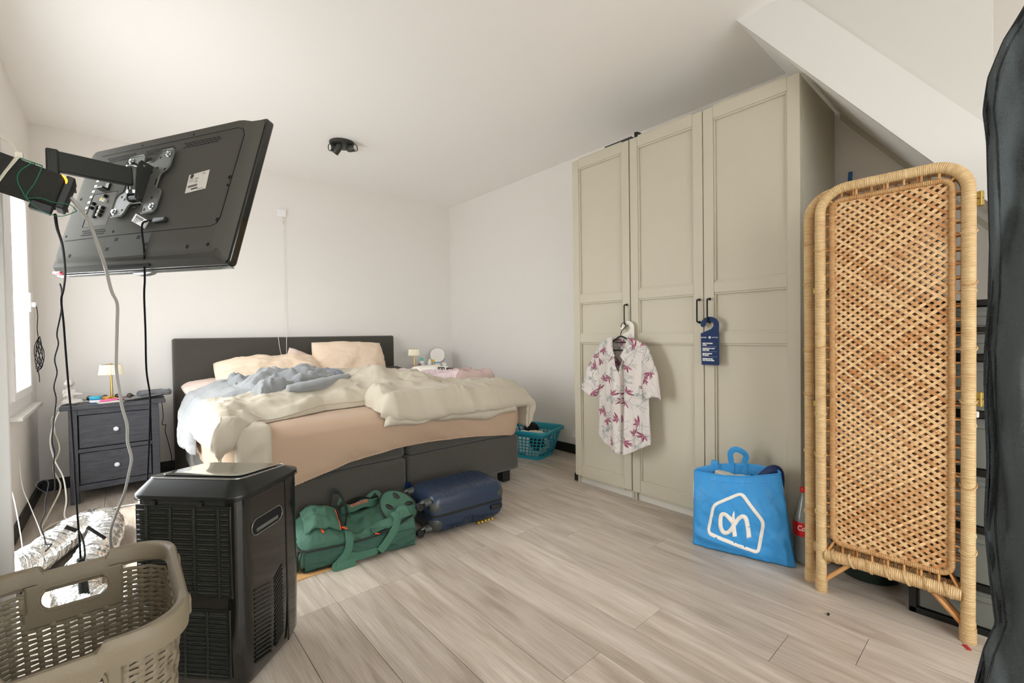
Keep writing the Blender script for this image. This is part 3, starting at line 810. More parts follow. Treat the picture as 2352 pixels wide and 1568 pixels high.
def print_on(o, S, Z):
    me = o.data; c = print_colors(S, Z)
    a = me.attributes.new('print', 'FLOAT_COLOR', 'POINT')
    a.data.foreach_set('color', np.concatenate([c, np.ones((len(c), 1))], 1).ravel())
shirt = thing('shirt', 'white short sleeved shirt printed with wine red leaves on a hanger', 'shirt', (SHX, SHY, 0.0))
def halfw(z): return interp(z, [0.34, 0.55, 0.75, 0.92, 1.0], [0.203, 0.192, 0.190, 0.195, 0.200])
def ztop(s): return 1.083-0.36*max(0, abs(s)-0.045)-0.9*max(0, abs(s)-0.17)
def zbot(s): return 0.352+0.05*(abs(s)/0.2)**2*(1 if s > 0 else 1.2)-0.018*cos(s*16)
def fold(s, z):
    f = 0.010*sin(s*42+z*3.0+1.0)+0.007*sin(s*75-z*5)+0.012*fbm(s*9, z*3.2, 4.0)
    crease = -0.020*math.exp(-((s-0.028-0.02*(z-0.7))/0.008)**2)+0.014*math.exp(-((s-0.05)/0.016)**2)
    return f*sstep(1.08, 0.95, z)+crease*sstep(1.05, 0.9, z)
def front(s, z, lift=0.0):
    w = halfw(z); k = min(1, abs(s)/w)
    d = 0.055*(1-k**2.4)*interp(z, [0.3, 0.9, 1.09], [0.9, 1.0, 0.45])+0.012
    return (-(d+fold(s, z)*(1-k**6)+lift), -s, z)
def vneck(z): return 0.055*sstep(0.82, 1.09, z)
def panel(side):
    S = []; Z = []; m = MB(); nu, nv = 110, 320
    def f(u, v):
        z = 0
        s_out = None
        sgn = side
        q = u
        zz = lerp(1.0, 0.36, v)
        w = halfw(lerp(1.08, 0.34, v))
        s = lerp(0.0, w, q)
        zt_, zb_ = ztop(s), zbot(sgn*s)
        z = lerp(zt_, zb_, v)
        s0 = vneck(z) - (0.014 if sgn < 0 else -0.001)*sstep(0.9, 0.82, z)
        s = lerp(s0, halfw(z), q) if True else s
        S.append(sgn*s + (0.0 if sgn > 0 else 0.02)); Z.append(z)
        return front(sgn*s, z, 0.002 if sgn < 0 else 0.0)
    m.grid(nu, nv, f)
    o = m.build('front_panel', 'shirt_print', shirt, smooth=180, solid=0.0012)
    print_on(o, S, Z); return o
panel(-1); panel(1)
S = []; Z = []; m = MB()
def fb(u, v):
    s = lerp(-1, 1, u)*halfw(lerp(1.08, 0.36, v)); z = lerp(ztop(s)+0.0, zbot(s)+0.02, v)
    S.append(s+0.5); Z.append(z); k = abs(s)/halfw(z)
    return (0.012*(1-k**2)-0.010, -s, z)
m.grid(150, 240, fb); o = m.build('back_panel', 'shirt_print', shirt, smooth=180, solid=0.0012); print_on(o, S, Z)
for sg in (-1, 1):
    S = []; Z = []; m = MB()
    c0, a0 = Vector((sg*0.168, 0.938)), Vector((sg*0.022, 0.074))
    c1, a1 = (Vector((-0.272, 0.703)), Vector((-0.066, 0.012))) if sg < 0 else (Vector((0.218, 0.714)), Vector((0.052, -0.004)))
    def fs(u, v):
        a = 2*pi*u; k = v**0.8
        ax = a0.lerp(a1, k).normalized()*lerp(0.077, a1.length, v)
        dp = lerp(0.016, 0.034, v); q = c0.lerp(c1, v)+Vector((sg*0.006*sin(pi*v), 0.004*sin(pi*v)))+ax*cos(a)
        S.append(q.x+sg*(0.32 if sin(a) > 0 else 0.5)); Z.append(q.y)
        return (-(0.018+dp*sin(a)+0.007*fbm(cos(a)*2, v*5, sg)), -q.x, q.y+0.012*sin(2*a)*v)
    m.grid(130, 130, fs, wrap=True)
    o = m.build('sleeve', 'shirt_print', shirt, smooth=180, solid=0.0012); print_on(o, S, Z)
for sg in (-1, 1):
    S = []; Z = []; m = MB()
    P = [(sg*0.052, 1.108, 0.010), (sg*0.058, 1.075, -0.045), (sg*0.050, 1.02, -0.058), (sg*0.020, 0.965, -0.066)]
    Q = [(sg*0.082, 1.075, 0.0), (sg*0.098, 1.03, -0.050), (sg*0.096, 0.965, -0.066), (sg*0.070, 0.925, -0.074)]
    def fc(u, v):
        k = v*3; i = min(2, int(k)); t = k-i
        p = Vector(P[i]).lerp(Vector(P[i+1]), t); q = Vector(Q[i]).lerp(Vector(Q[i+1]), t)
        r = p.lerp(q, u); S.append(r.x+0.62); Z.append(r.y)
        return (r.z-0.006*sin(pi*u), -r.x, r.y)
    m.grid(40, 80, fc); o = m.build('collar', 'shirt_print', shirt, smooth=180, solid=0.002); print_on(o, S, Z)
for z in (0.79, 0.70, 0.61, 0.52, 0.43):
    p = front(-0.004, z, 0.004)
    MB().lathe([(0.0045, 0), (0.005, 0.001), (0.0035, 0.002)], 10, frame((p[0], p[1], p[2]), (0, -1, 0), (0, 0, 1))).build('button', 'porcelain', shirt)
hg = thing('clothes_hanger', 'black plastic clothes hanger carrying the leaf printed shirt', 'hanger', (SHX, SHY, 0.0))
hk = [(0.022, -0.032, 1.150), (0.024, -0.033, 1.162), (0.027, -0.027, 1.174), (0.028, -0.015, 1.1805), (0.026, -0.003, 1.176), (0.022, 0.004, 1.164), (0.016, 0.003, 1.150), (0.004, -0.004, 1.136), (-0.010, -0.008, 1.122), (-0.022, -0.004, 1.105), (-0.026, 0.0, 1.09)]
MB().tube(smooth_path([(a, -b+0.0, c) for a, b, c in hk], 3), 0.0028, 8).build('hook', 'mount_black', hg, smooth=60)
MB().tube(smooth_path([(-0.012, -0.145, 1.0), (-0.016, -0.10, 1.033), (-0.024, -0.03, 1.08), (-0.026, 0, 1.09), (-0.024, 0.03, 1.08), (-0.016, 0.10, 1.033), (-0.012, 0.145, 1.0)], 4), 0.006, 8).build('shoulder_bar', 'mount_black', hg, smooth=60)
MB().tube([(-0.014, -0.14, 1.0), (-0.014, 0.14, 1.0)], 0.004, 8).tube([(-0.024, -0.045, 1.052), (-0.024, 0.045, 1.052)], 0.005, 8).build('trouser_bar', 'mount_black', hg, smooth=60)

# ------------------------------------------------------------------ door hangers
def hanger_outline(n=14):
    """width 0.104, height 0.272, hook open on the left (y, z) seen from the room; origin bottom centre"""
    W, H = 0.052, 0.272
    pts = [(-W+0.004, 0), (W-0.004, 0), (W, 0.004), (W, 0.228)]
    for k in range(1, n): a = pi*k/n; pts.append((W*cos(a), 0.228+0.044*sin(a)))
    pts += [(-W, 0.228)]
    for k in range(0, 9): a = pi+pi*k/8; pts.append((-0.038+0.014*cos(a), 0.226+0.012*sin(a)))
    for k in range(0, 9): a = pi-pi*k/8*1.18; pts.append((0.0+0.0225*cos(a), 0.226+0.020*sin(a)))
    pts += [(0.008, 0.203), (-0.024, 0.190), (-W, 0.178)]
    return pts
def door_sign(name, label, loc, m_):
    M = frame(loc, (0, -1, 0), (0, 0, 1))
    o = MB(M).prism(hanger_outline(), 0, 0.0018).build(name, m_)
    return tag(o, label, 'door sign')
s1 = door_sign('door_sign', 'blue do not disturb hanger hooked on the wide wardrobe handle', (2.4985, 1.168, 0.925), 'sign_blue')
def stext(body, x, z, size, sx=1.15, off=0.0007, al='LEFT'):
    text('printed_line', body, size, 'sign_white', s1, frame((2.4965, 1.168-x, 0.925+z), (0, -1, 0), (0, 0, 1)), extrude=0.0001, sx=sx, offset=off, align=al)
for body, z in (('NIET STOREN', 0.119), ('A.U.B.', 0.110), ('PLEASE DO NOT', 0.090), ('DISTURB', 0.081), ('BITTE NICHT', 0.061), ('STÖREN', 0.052), ('PRIERE DE NE', 0.032), ('PAS DERANGER', 0.023)):
    stext(body, -0.042, z, 0.0082)
stext('FLETCHER', -0.0505, 0.153, 0.0072, 0.95, 0.0003); stext('H O T E L S', 0.012, 0.153, 0.0072, 0.95, 0.0003)
MB(frame((2.4965, 1.168, 0.925+0.1555), (0, -1, 0), (0, 0, 1))).lathe([(0.0001, 0), (0.0068, 0), (0.0068, 0.0003)], 20).build('emblem', 'sign_white', s1)
text('emblem_letter', 'F', 0.010, 'sign_blue', s1, frame((2.4961, 1.1705, 0.925+0.1515), (0, -1, 0), (0, 0, 1)), extrude=0.0001, shear=0.3, offset=0.0004)
for z in (0.104, 0.076, 0.047):
    MB().box(2.4963, 2.4966, 1.168-0.04, 1.168+0.042, 0.925+z, 0.925+z+0.0005).build('divider', 'sign_white', s1)
door_sign('door_sign', 'white door hanger behind the shirt on the narrow wardrobe handle', (2.5005, 1.715, 0.920), 'cloth_white')

# ------------------------------------------------------------------ blue shopping bag
bag = thing('shopping_bag', 'bright blue woven plastic shopping bag leaning against the wardrobe', 'bag', (2.36, 0.93, 0))
P0, P1, T0, T1 = Vector((2.232, 1.140, 0.004)), Vector((2.352, 0.703, 0.004)), Vector((2.285, 1.158, 0.377)), Vector((2.385, 0.772, 0.428))
BO = Vector((2.36, 0.93, 0))
def bagf(u, v, off=0.0):
    b = P0.lerp(P1, u).lerp(T0.lerp(T1, u), v)
    nrm = (P1-P0).cross(T0-P0).normalized()
    if nrm.x > 0: nrm = -nrm
    bul = 0.035*sin(pi*u)**0.7*sin(pi*min(1, v*0.85+0.12))**0.9
    w = 0.010*fbm(u*5, v*4, 2.0)+(noise.ridged_multi_fractal(Vector((u*5.5+v*2, v*3.0-u, 7)), 1, 2, 3, 1, 2)-1.0)*0.010*(0.35+0.65*u)
    w += 0.010*math.exp(-((v-0.03-0.12*(1-u))/0.05)**2)*(1-u)*2
    dip = -0.022*sin(pi*u)*v**3
    ed = min(1, min(u, 1-u)*12)
    return b + nrm*(bul+w*ed*(1-0.6*v**4)+off) + Vector((0, 0, dip)) - BO
def bagb(u, v, off=0.0):
    q = bagf(u, v)
    base = P0.lerp(P1, u).lerp(T0.lerp(T1, u), v)-BO
    k = sin(pi*u)**0.5
    dx = lerp(0.13, 0.10, v)*k
    return Vector((base.x+dx*0.97+off, base.y+dx*0.27, base.z+0.012*v*k+0.0)) + Vector((0.006*fbm(u*6, v*5, 12.0), 0, 0.004*sin(pi*u)*v))
MB().grid(70, 60, lambda u, v: bagf(u, v)).build('front_side', 'ah_blue', bag, smooth=180, solid=0.0012)
MB().grid(50, 40, lambda u, v: bagb(u, v)).build('back_side', 'ah_blue', bag, smooth=180, solid=0.0012)
MB().grid(40, 8, lambda u, v: bagb(u, 0.62+0.24*v, -0.004)).build('lining', 'ah_white', bag, smooth=180)
MB().grid(40, 6, lambda u, v: bagf(u, 0.0).lerp(bagb(u, 0.0), v)).build('base', 'ah_blue', bag, smooth=180)
MB().tube([bagf(u/40, 0.985, 0.001) for u in range(41)], 0.0018, 6).tube([bagf(u/40, 0.90, 0.0012) for u in range(41)], 0.0009, 6).build('hem', 'ah_blue', bag, smooth=180)
# printed emblem: strokes laid on the cloth
def inv(px, py):
    TL, TR, BR, BL = Vector((68, 300)), Vector((1120, 340)), Vector((1330, 1475)), Vector((70, 1230)); u = v = 0.5; p = Vector((px, py))
    for _ in range(25):
        f = BL.lerp(BR, u).lerp(TL.lerp(TR, u), v)-p
        du = (BR-BL).lerp(TR-TL, v); dv = TL.lerp(TR, u)-BL.lerp(BR, u)
        det = du.x*dv.y-du.y*dv.x
        u -= (f.x*dv.y-f.y*dv.x)/det; v -= (du.x*f.y-du.y*f.x)/det
    return u, v
def stroke(pts, width, closed=False, k=6, taper=None):
    P = smooth_path([(x, y, 0) for x, y in pts], k, closed); m = MB(); n = len(P); V = []
    for i in range(n):
        a = P[(i-1) % n] if closed or i else P[i]; b = P[(i+1) % n] if closed or i < n-1 else P[i]
        t = (b-a).normalized(); nn = Vector((-t.y, t.x, 0)); w = width if not taper else interp(i/(n-1), taper[0], taper[1])
        for q in (-0.5, -0.17, 0.17, 0.5):
            c = P[i]+nn*w*q; u, v = inv(c.x, c.y); V.append(bagf(u, v, 0.0013))
    Fc = []
    for i in range(n if closed else n-1):
        j = (i+1) % n
        for q in range(3): Fc.append((i*4+q, i*4+q+1, j*4+q+1, j*4+q))
    m.add(V, Fc); return m
def rounded_poly(P, r):
    out = []
    for i in range(len(P)):
        a, b, c = [Vector(P[(i+k) % len(P)]) for k in (-1, 0, 1)]
        p = b+(a-b).normalized()*r; q = b+(c-b).normalized()*r
        for k in range(5): t = k/4; out.append(tuple(p*(1-t)**2+b*2*t*(1-t)+q*t*t))
        for k in range(1, 6):
            e = c+(b-c).normalized()*r; out.append(tuple(q.lerp(e, k/6)))
    return out
stroke(rounded_poly([(680, 560), (345, 725), (275, 1075), (905, 1305), (955, 935)], 58), 42, True, 2).build('logo_house', 'ah_white', bag, smooth=180, solid=0.0003)
lg = stroke([(590, 935), (545, 880), (490, 838), (447, 850), (437, 930), (447, 1010), (480, 1062), (530, 1065), (575, 1025), (615, 960), (660, 890), (705, 858), (745, 878), (768, 950), (795, 1122)], 52, False, 6)
o2 = stroke([(604, 795), (594, 900), (606, 1000), (622, 1112)], 50, False, 6, ([0, 0.3, 1], [4, 46, 54]))
b_ = len(lg.v); lg.v += o2.v; lg.f += [[i+b_ for i in q] for q in o2.f]
lg.build('logo_letters', 'ah_white', bag, smooth=180, solid=0.0003)
def strap(pts, w, name, m_, parent, up=(1, 0, 0)):
    return MB().tube(smooth_path(pts, 6), w, 8, flat=0.10, up=up).build(name, m_, parent, smooth=40)
q = bagb(0.42, 1.0); q2 = bagb(0.58, 1.0)
strap([q+Vector((0, 0, -0.06)), q+Vector((0, 0, 0.0)), q+Vector((-0.01, 0.0, 0.055)), (q+q2)/2+Vector((-0.02, 0.0, 0.078)), q2+Vector((-0.01, -0.01, 0.05)), q2+Vector((0, -0.0, 0.0)), q2+Vector((0, 0, -0.06))], 0.015, 'handle', 'ah_blue', bag)
q = bagb(0.22, 1.0)
strap([q+Vector((-0.002, 0, -0.05)), q+Vector((-0.002, 0, 0.012)), q+Vector((0.012, 0, 0.016)), q+Vector((0.014, 0, -0.02))], 0.018, 'handle', 'ah_blue', bag)
# what sticks out of the bag
t = thing('milk_carton', 'cream paper carton lying inside the blue shopping bag', 'carton', (2.38, 0.985, 0.0))
MB(Matrix.Translation((0, 0, 0.345)) @ Matrix.Rotation(radians(-100), 4, 'Z') @ Matrix.Rotation(radians(10), 4, 'Y')).box(-0.10, 0.08, -0.03, 0.03, -0.06, 0.012).build('box', 'cloth_cream', t, bevel=0.004)
MB(Matrix.Translation((0.02, -0.10, 0.355)) @ Matrix.Rotation(radians(-80), 4, 'Z')).box(-0.03, 0.03, -0.002, 0.002, -0.1, 0.03).build('lid_flap', 'sign_blue', t)
m = MB(); m.tube(smooth_path([(2.395, 0.90, 0.34), (2.41, 0.86, 0.385), (2.43, 0.82, 0.418), (2.44, 0.80, 0.40), (2.44, 0.79, 0.33)], 5), [0.012+0.016*sin(pi*i/20) for i in range(21)], 12)
tag(m.build('umbrella', 'navy_cloth', smooth=180), 'folded navy cloth poking from the right side of the blue bag', 'cloth')

# ------------------------------------------------------------------ cola bottle
bt = thing('cola_bottle', 'half full cola bottle with red cap beside the blue bag', 'bottle', (2.448, 0.694, 0.0))
prof = [(0.026, 0.0), (0.040, 0.004), (0.045, 0.02), (0.045, 0.06), (0.041, 0.10), (0.041, 0.115), (0.0455, 0.135), (0.046, 0.205), (0.044, 0.215), (0.040, 0.235), (0.030, 0.275), (0.018, 0.31), (0.0135, 0.325), (0.0135, 0.345)]
MB().lathe(prof, 28).build('plastic_bottle', 'pet_clear', bt, smooth=60)
MB().lathe([(max(0.001, r-0.0015), z+0.0015) for r, z in prof if z < 0.16]+[(0.001, 0.135)], 28).build('cola', 'cola_liquid', bt, smooth=60)
MB().lathe([(0.0462, 0.137), (0.0465, 0.14), (0.0465, 0.2), (0.0462, 0.203)], 28, cap0=False, cap1=False).build('label', 'cola_red', bt, smooth=60)
MB().lathe([(0.0165, 0.338), (0.017, 0.34), (0.017, 0.358), (0.0155, 0.361)], 20).build('cap', 'cola_red', bt, bevel=0.001)
def wrap_text(body, size, ang0, z, r, shear=0.35, sx=1.0, off=0.0006):
    o = text('label_text', body, size, 'sign_white', bt, Matrix.Identity(4), shear=shear, extrude=0.0, sx=sx, offset=off)
    for v in o.data.vertices:
        a = ang0+v.co.x/r; v.co = Vector((r*cos(a), r*sin(a), z+v.co.y))
    return o
wrap_text('Cola', 0.034, radians(158), 0.166, 0.0472, 0.25, 0.8, 0.0004)
wrap_text('CLASSIC', 0.009, radians(206), 0.150, 0.0472, 0, 1.0)
# ------------------------------------------------------------------ cane folding screen
scr = thing('folding_screen', 'rattan folding screen with woven cane panels standing folded on the right', 'screen', (2.237, 0.35, 0))
def screen_panel(ox, oy, rz, wrap, strip, seed, W=0.22):
    R = random.Random(seed)
    M = Matrix.Translation((ox, oy, 0)) @ Matrix.Rotation(rz, 4, 'Z')
    HT = 1.695
    pth = [(0, -W, 0.0), (0, -W, 0.3), (0, -W, 0.7), (0, -W, 1.1), (0, -W, 1.45)]
    for k in range(0, 9): a = pi-pi/2*k/8; pth.append((0, -W+0.095+0.095*cos(a), HT-0.095+0.095*sin(a)))
    for k in range(0, 9): a = pi/2-pi/2*k/8; pth.append((0, W-0.095+0.095*cos(a), HT-0.095+0.095*sin(a)))
    pth += [(0, W, 1.45), (0, W, 1.1), (0, W, 0.7), (0, W, 0.3), (0, W, 0.0)]
    fr = MB().tube(pth, 0.0195, 14).build('outer_frame', wrap, scr, smooth=60); fr.matrix_local = M
    def part(mb, nm, mt, smooth=60): return mb.build(nm, mt, fr, smooth=smooth)
    part(MB().tube([(0, -W+0.016, 0.162), (0, 0, 0.165), (0, W-0.016, 0.162)], 0.024, 14), 'bottom_rail', wrap)
    iy, z0, z1 = W-0.042, 0.222, 1.645
    ip = [(0, y, z) for y, z in [(p[0], p[1]) for p in rrect(2*iy, z1-z0, 0.035, 6, 0, (z0+z1)/2)]]
    part(MB().tube(ip, 0.0105, 10, closed=True), 'inner_frame', wrap)
    # spokes between the frames
    z = z0+0.06
    while z < z1-0.04:
        for s in (-1, 1):
            q = MB(); dbl = R.random() < 0.35
            q.tube([(0.0, s*(iy+0.002), z), (0.0, s*(W-0.012), z+R.uniform(-0.003, 0.003))], 0.0034, 6)
            if dbl: q.tube([(0.006, s*(iy+0.002), z+0.009), (0.006, s*(W-0.012), z+0.008)], 0.0030, 6)
            part(q, 'spoke', 'cane_rod')
        z += 0.0505
    for k in range(7):
        y = lerp(-0.145, 0.145, k/6)
        for za, zb in ((0.180, z0), (z1, HT-0.015)):
            q = MB(); q.tube([(0, y, za), (0, y, zb)], 0.0042, 6)
            if k % 2: q.tube([(0.007, y+0.010, za), (0.007, y+0.010, zb)], 0.0042, 6)
            part(q, 'spoke', 'cane_rod')
    for s in (-1, 1):
        for zz, zf in ((z0+0.01, 0.172), (z1-0.01, HT-0.036)):
            part(MB().tube([(0, s*(iy-0.008), zz), (0, s*(W-0.02), zf)], 0.0042, 6), 'corner_spoke', 'cane_rod')
        q = MB().tube([(0.004, s*(W-0.012), 0.05), (0.004, s*(W-0.095), 0.142)], 0.0085, 8)
        part(q, 'brace', 'cane_rod')
        part(MB().tube([(0, s*W, 0.0), (0, s*W, 0.055)], 0.0225, 12), 'foot_wrap', wrap)
        for b in range(6):
            zb = lerp(0.35, 1.5, b/5)+R.uniform(-0.05, 0.05)
            part(MB().tube([(0.0, s*W+0.0215*cos(t), zb+0.006*sin(t*2)) if False else (0.0215*sin(t), s*W+0.0215*cos(t), zb+0.012*sin(t)) for t in [2*pi*i/14 for i in range(14)]], 0.0025, 6, closed=True), 'binding', wrap)
    for k in range(7):
        y = lerp(-0.17, 0.17, k/6)
        part(MB().tube([(0.026*cos(t), y+0.010*sin(t), 0.164+0.026*sin(t)) for t in [2*pi*i/14 for i in range(14)]], 0.0045, 6, closed=True, flat=0.5), 'binding', wrap)
    # woven strips, one object each
    ang = radians(40); pitch = 0.0262; sp = pitch*cos(ang)/sin(2*ang)
    zc = (z0+z1)/2; hw, hh = iy-0.004, (z1-z0)/2-0.004
    for d in (1, -1):
        dy, dz = cos(ang), sin(ang)*d
        n = int((hh*2+hw*2*math.tan(ang))/pitch)
        for k in range(n+1):
            b = -(hh+hw*math.tan(ang))+k*pitch+0.5*pitch     # height of the strip at y = 0
            ya, yb = -hw, hw
            lo, hi = sorted(((-hh-b)/(dz/dy), (hh-b)/(dz/dy)))
            ya, yb = max(ya, lo), min(yb, hi)
            if yb-ya < 0.02: continue
            # corners of the inner frame are rounded
            w = 0.0052*R.uniform(0.85, 1.12); th = 0.0007
            step = pitch/(2*math.tan(ang))
            ys = [ya]; q0 = math.ceil(ya/step)
            while q0*step < yb:
                if q0*step-ys[-1] > step*0.3: ys.append(q0*step)
                q0 += 1
            ys.append(yb)
            V = []; Fc = []; nz = Vector((0, -dz, dy)).normalized()*w
            jit = R.uniform(-0.0015, 0.0015)
            for i, y in enumerate(ys):
                idx = round(y/step)
                x = (0.0019 if ((idx+k+(1 if d > 0 else 0)) % 2 == 0) else -0.0019)*(1 if 0 < i < len(ys)-1 else 0.3)
                c = Vector((x, y, zc+b+y*dz/dy+jit))
                V += [c+nz+Vector((-th, 0, 0)), c-nz+Vector((-th, 0, 0)), c-nz+Vector((th, 0, 0)), c+nz+Vector((th, 0, 0))]
            for i in range(len(ys)-1):
                a = i*4
                for e in range(4): Fc.append((a+e, a+(e+1) % 4, a+4+(e+1) % 4, a+4+e))
            Fc += [(3, 2, 1, 0), tuple(range(len(V)-4, len(V)))]
            s_ = MB(); s_.add(V, Fc); s_.build('cane_strip', strip, fr, smooth=0)
    return fr
screen_panel(0.0, 0.0, radians(0.8), 'cane_wrap', 'cane_strip', 3)
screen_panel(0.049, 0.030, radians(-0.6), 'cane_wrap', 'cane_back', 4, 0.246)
for z in (1.56, 0.865):
    q = MB(); q.box(0.0, 0.030, -0.256, -0.238, z-0.024, z-0.001); q.box(0.0, 0.030, -0.256, -0.238, z+0.001, z+0.024); q.cyl((0.0, -0.25, z-0.025), (0.0, -0.25, z+0.025), 0.003)
    q.build('hinge', 'brass_dull', scr, bevel=0.001)['label'] = 'small brass hinge'
for z in (1.28, 0.80):
    MB().box(-0.01, 0.05, 0.225, 0.246, z-0.012, z+0.012).build('hinge', 'brass_dull', scr, bevel=0.001)['label'] = 'small brass hinge'
tag(MB().box(-0.014, 0.014, -0.006, 0.006, 0, 0.003).build('plastic_scrap', 'red_scrap', loc=(2.195, 0.13, 0.0), rot=(0, 0, 0.5)), 'tiny red plastic scrap on the floor by the screen foot', 'scrap')
tag(MB().tube(smooth_path([(0, 0, 0.003), (0.006, 0.004, 0.006), (0.012, 0.0, 0.003)], 3), 0.003, 6).build('dirt_crumb', 'cloth_black', loc=(2.05, 0.50, 0)), 'tiny dark crumb lying on the floor in front of the screen', 'crumb')

# drawer tower and tub behind the screen
tw = thing('drawer_tower', 'black framed tower of smoky plastic drawers behind the rattan screen', 'drawers', (2.50, 0.12, 0))
m = MB()
for x in (-0.165, 0.165):
    for y in (-0.168, 0.168): m.box(x-0.012, x+0.012, y-0.012, y+0.012, 0, 1.215)
m.build('frame_posts', 'crate_black', tw, bevel=0.002)
levels = [0.012, 0.17, 0.38, 0.59, 0.80, 1.006, 1.108, 1.205]
for z in levels: MB().box(-0.177, 0.177, -0.178, 0.178, z-0.012, z+0.010).build('shelf', 'crate_black', tw, bevel=0.002)
for a, b in zip(levels[:-1], levels[1:]):
    d = MB(); d.box(-0.165, 0.16, -0.152, 0.152, a+0.012, b-0.016)
    d = d.build('drawer', 'crate_clear', tw, bevel=0.004)
    MB().box(-0.172, -0.165, -0.05, 0.05, b-0.05, b-0.032).build('drawer_lip', 'crate_clear', d, bevel=0.002)
MB().box(-0.167, -0.1655, -0.152, -0.05, 0.63, 0.70).build('drawer_label', 'yellow_plastic', tw)
MB().box(-0.19, -0.172, -0.012, 0.012, 0.79, 0.812).build('clip', 'cloth_white', tw, bevel=0.003)
tb = thing('tub', 'dark green round plastic tub on the floor behind the screen', 'tub', (2.545, 0.465, 0))
MB().lathe([(0.10, 0), (0.105, 0.002), (0.137, 0.10), (0.142, 0.13), (0.148, 0.132), (0.148, 0.14), (0.138, 0.14), (0.133, 0.12), (0.1, 0.012), (0.001, 0.01)], 40, cap1=False).build('bowl', 'tub_green', tb, smooth=50)
tag(MB().tube([(2.93, 0.69, 0.0), (3.118, 0.650, 2.0)], 0.010, 10).build('blue_pole', 'blue_pole'), 'thin blue pole leaning on the wall behind the screen', 'pole')

# dark fabric cover at the right edge of the picture
cv = thing('garment_cover', 'dark charcoal mesh fabric cover hanging close by at the right edge', 'cover', (1.25, -0.1, 0))
EZ = [0.0, 0.35, 0.444, 0.515, 0.572, 0.655, 0.712, 0.752, 0.867, 0.915, 1.011, 1.076, 1.156, 1.267, 1.331, 1.45, 1.507, 1.568, 1.626, 1.672, 1.74, 1.82]
EY = [0.075, 0.066, 0.060, 0.049, 0.034, 0.042, 0.046, 0.048, 0.045, 0.046, 0.049, 0.0487, 0.0445, 0.042, 0.0437, 0.0472, 0.0512, 0.0452, 0.0267, 0.0027, -0.03, -0.09]
def edge_y(z): return float(np.interp(z, EZ, EY))+0.0008*fbm(z*6, 2)
def cov(u, v):
    z = lerp(0.0, 1.82, v); e = edge_y(z)
    y = lerp(e, -0.55, u**1.25)
    f = 0.030*fbm(y*14, z*3.0, 6.0)+0.012*sin(y*95+2.2*sin(z*5))+0.010*(noise.ridged_multi_fractal(Vector((y*12+z*3, z*4, 3)), 1, 2, 3, 1, 2)-1)
    x = 1.2+f*sstep(0, 0.03, u)-0.05*sin(pi*min(1, u*2))*0.4
    return (x-1.25, y+0.1, z)
MB().grid(140, 300, cov).build('front_cloth', 'garment_mesh', cv, smooth=180, solid=0.002)
def side(u, v):
    z = lerp(0.0, 1.82, v); e = edge_y(z)
    return (lerp(1.2, 1.36, u)-1.25, e-0.004-0.05*u+0.004*fbm(u*6, z*9, 1)+0.1, z)
MB().grid(30, 140, side).build('side_cloth', 'garment_edge', cv, smooth=180, solid=0.002)
def band(off, r, nm, mt):
    pts = []
    for i in range(220):
        z = lerp(0.0, 1.80, i/219); e = edge_y(z)-off-0.0012*fbm(z*5, off*50)
        u = max(0, (edge_y(z)-e)/(edge_y(z)+0.55))**(1/1.25)
        c = cov(u, z/1.82); pts.append((c[0]-0.0015, c[1], c[2]))
    MB().tube(pts, r, 6, flat=0.5).build(nm, mt, cv, smooth=180)
band(0.0005, 0.0022, 'edge_binding', 'garment_edge'); band(0.0125, 0.0009, 'seam', 'garment_edge'); band(0.0142, 0.0006, 'seam', 'garment_edge')
# ------------------------------------------------------------------ television seen from behind
TO = Vector((0.0885, 1.992, 1.596)); TWX = Vector((0.464, -0.885, -0.029)).normalized(); TUP = Vector((0.245, 0.113, 0.963))
TM = frame(TO, TWX, TUP)
tv = thing('television', 'large flat television seen from behind, tilted on a swivel arm', 'television', (0, 0, 0)); tv.matrix_world = TM
W2, H2 = 0.465, 0.254
MB().prism(rrect(0.93, 0.508, 0.012, 3), -0.030, -0.004).build('bezel', 'tv_gloss', tv, bevel=0.004)
MB().box(-W2+0.012, W2-0.012, -H2+0.016, H2-0.012, -0.0315, -0.030).build('display', 'screen_glass', tv)
def loft(rings, cap=True):
    m = MB(); n = len(rings[0]); V = [p for r in rings for p in r]
    Fc = [(j*n+k, j*n+(k+1) % n, (j+1)*n+(k+1) % n, (j+1)*n+k) for j in range(len(rings)-1) for k in range(n)]
    if cap: Fc += [tuple(range((len(rings)-1)*n, len(rings)*n)), tuple(range(n-1, -1, -1))]
    m.add(V, Fc); return m
def rr3(w, h, r, z, cx=0, cy=0, n=5): return [(x, y, z) for x, y in rrect(w, h, r, n, cx, cy)]
loft([rr3(0.915, 0.494, 0.012, -0.006), rr3(0.905, 0.484, 0.014, 0.004), rr3(0.868, 0.466, 0.02, 0.012, 0, 0.003), rr3(0.835, 0.452, 0.025, 0.024, 0, 0.008), rr3(0.820, 0.440, 0.028, 0.028, 0, 0.012)]).build('rear_cover', 'tv_plastic', tv, smooth=50)
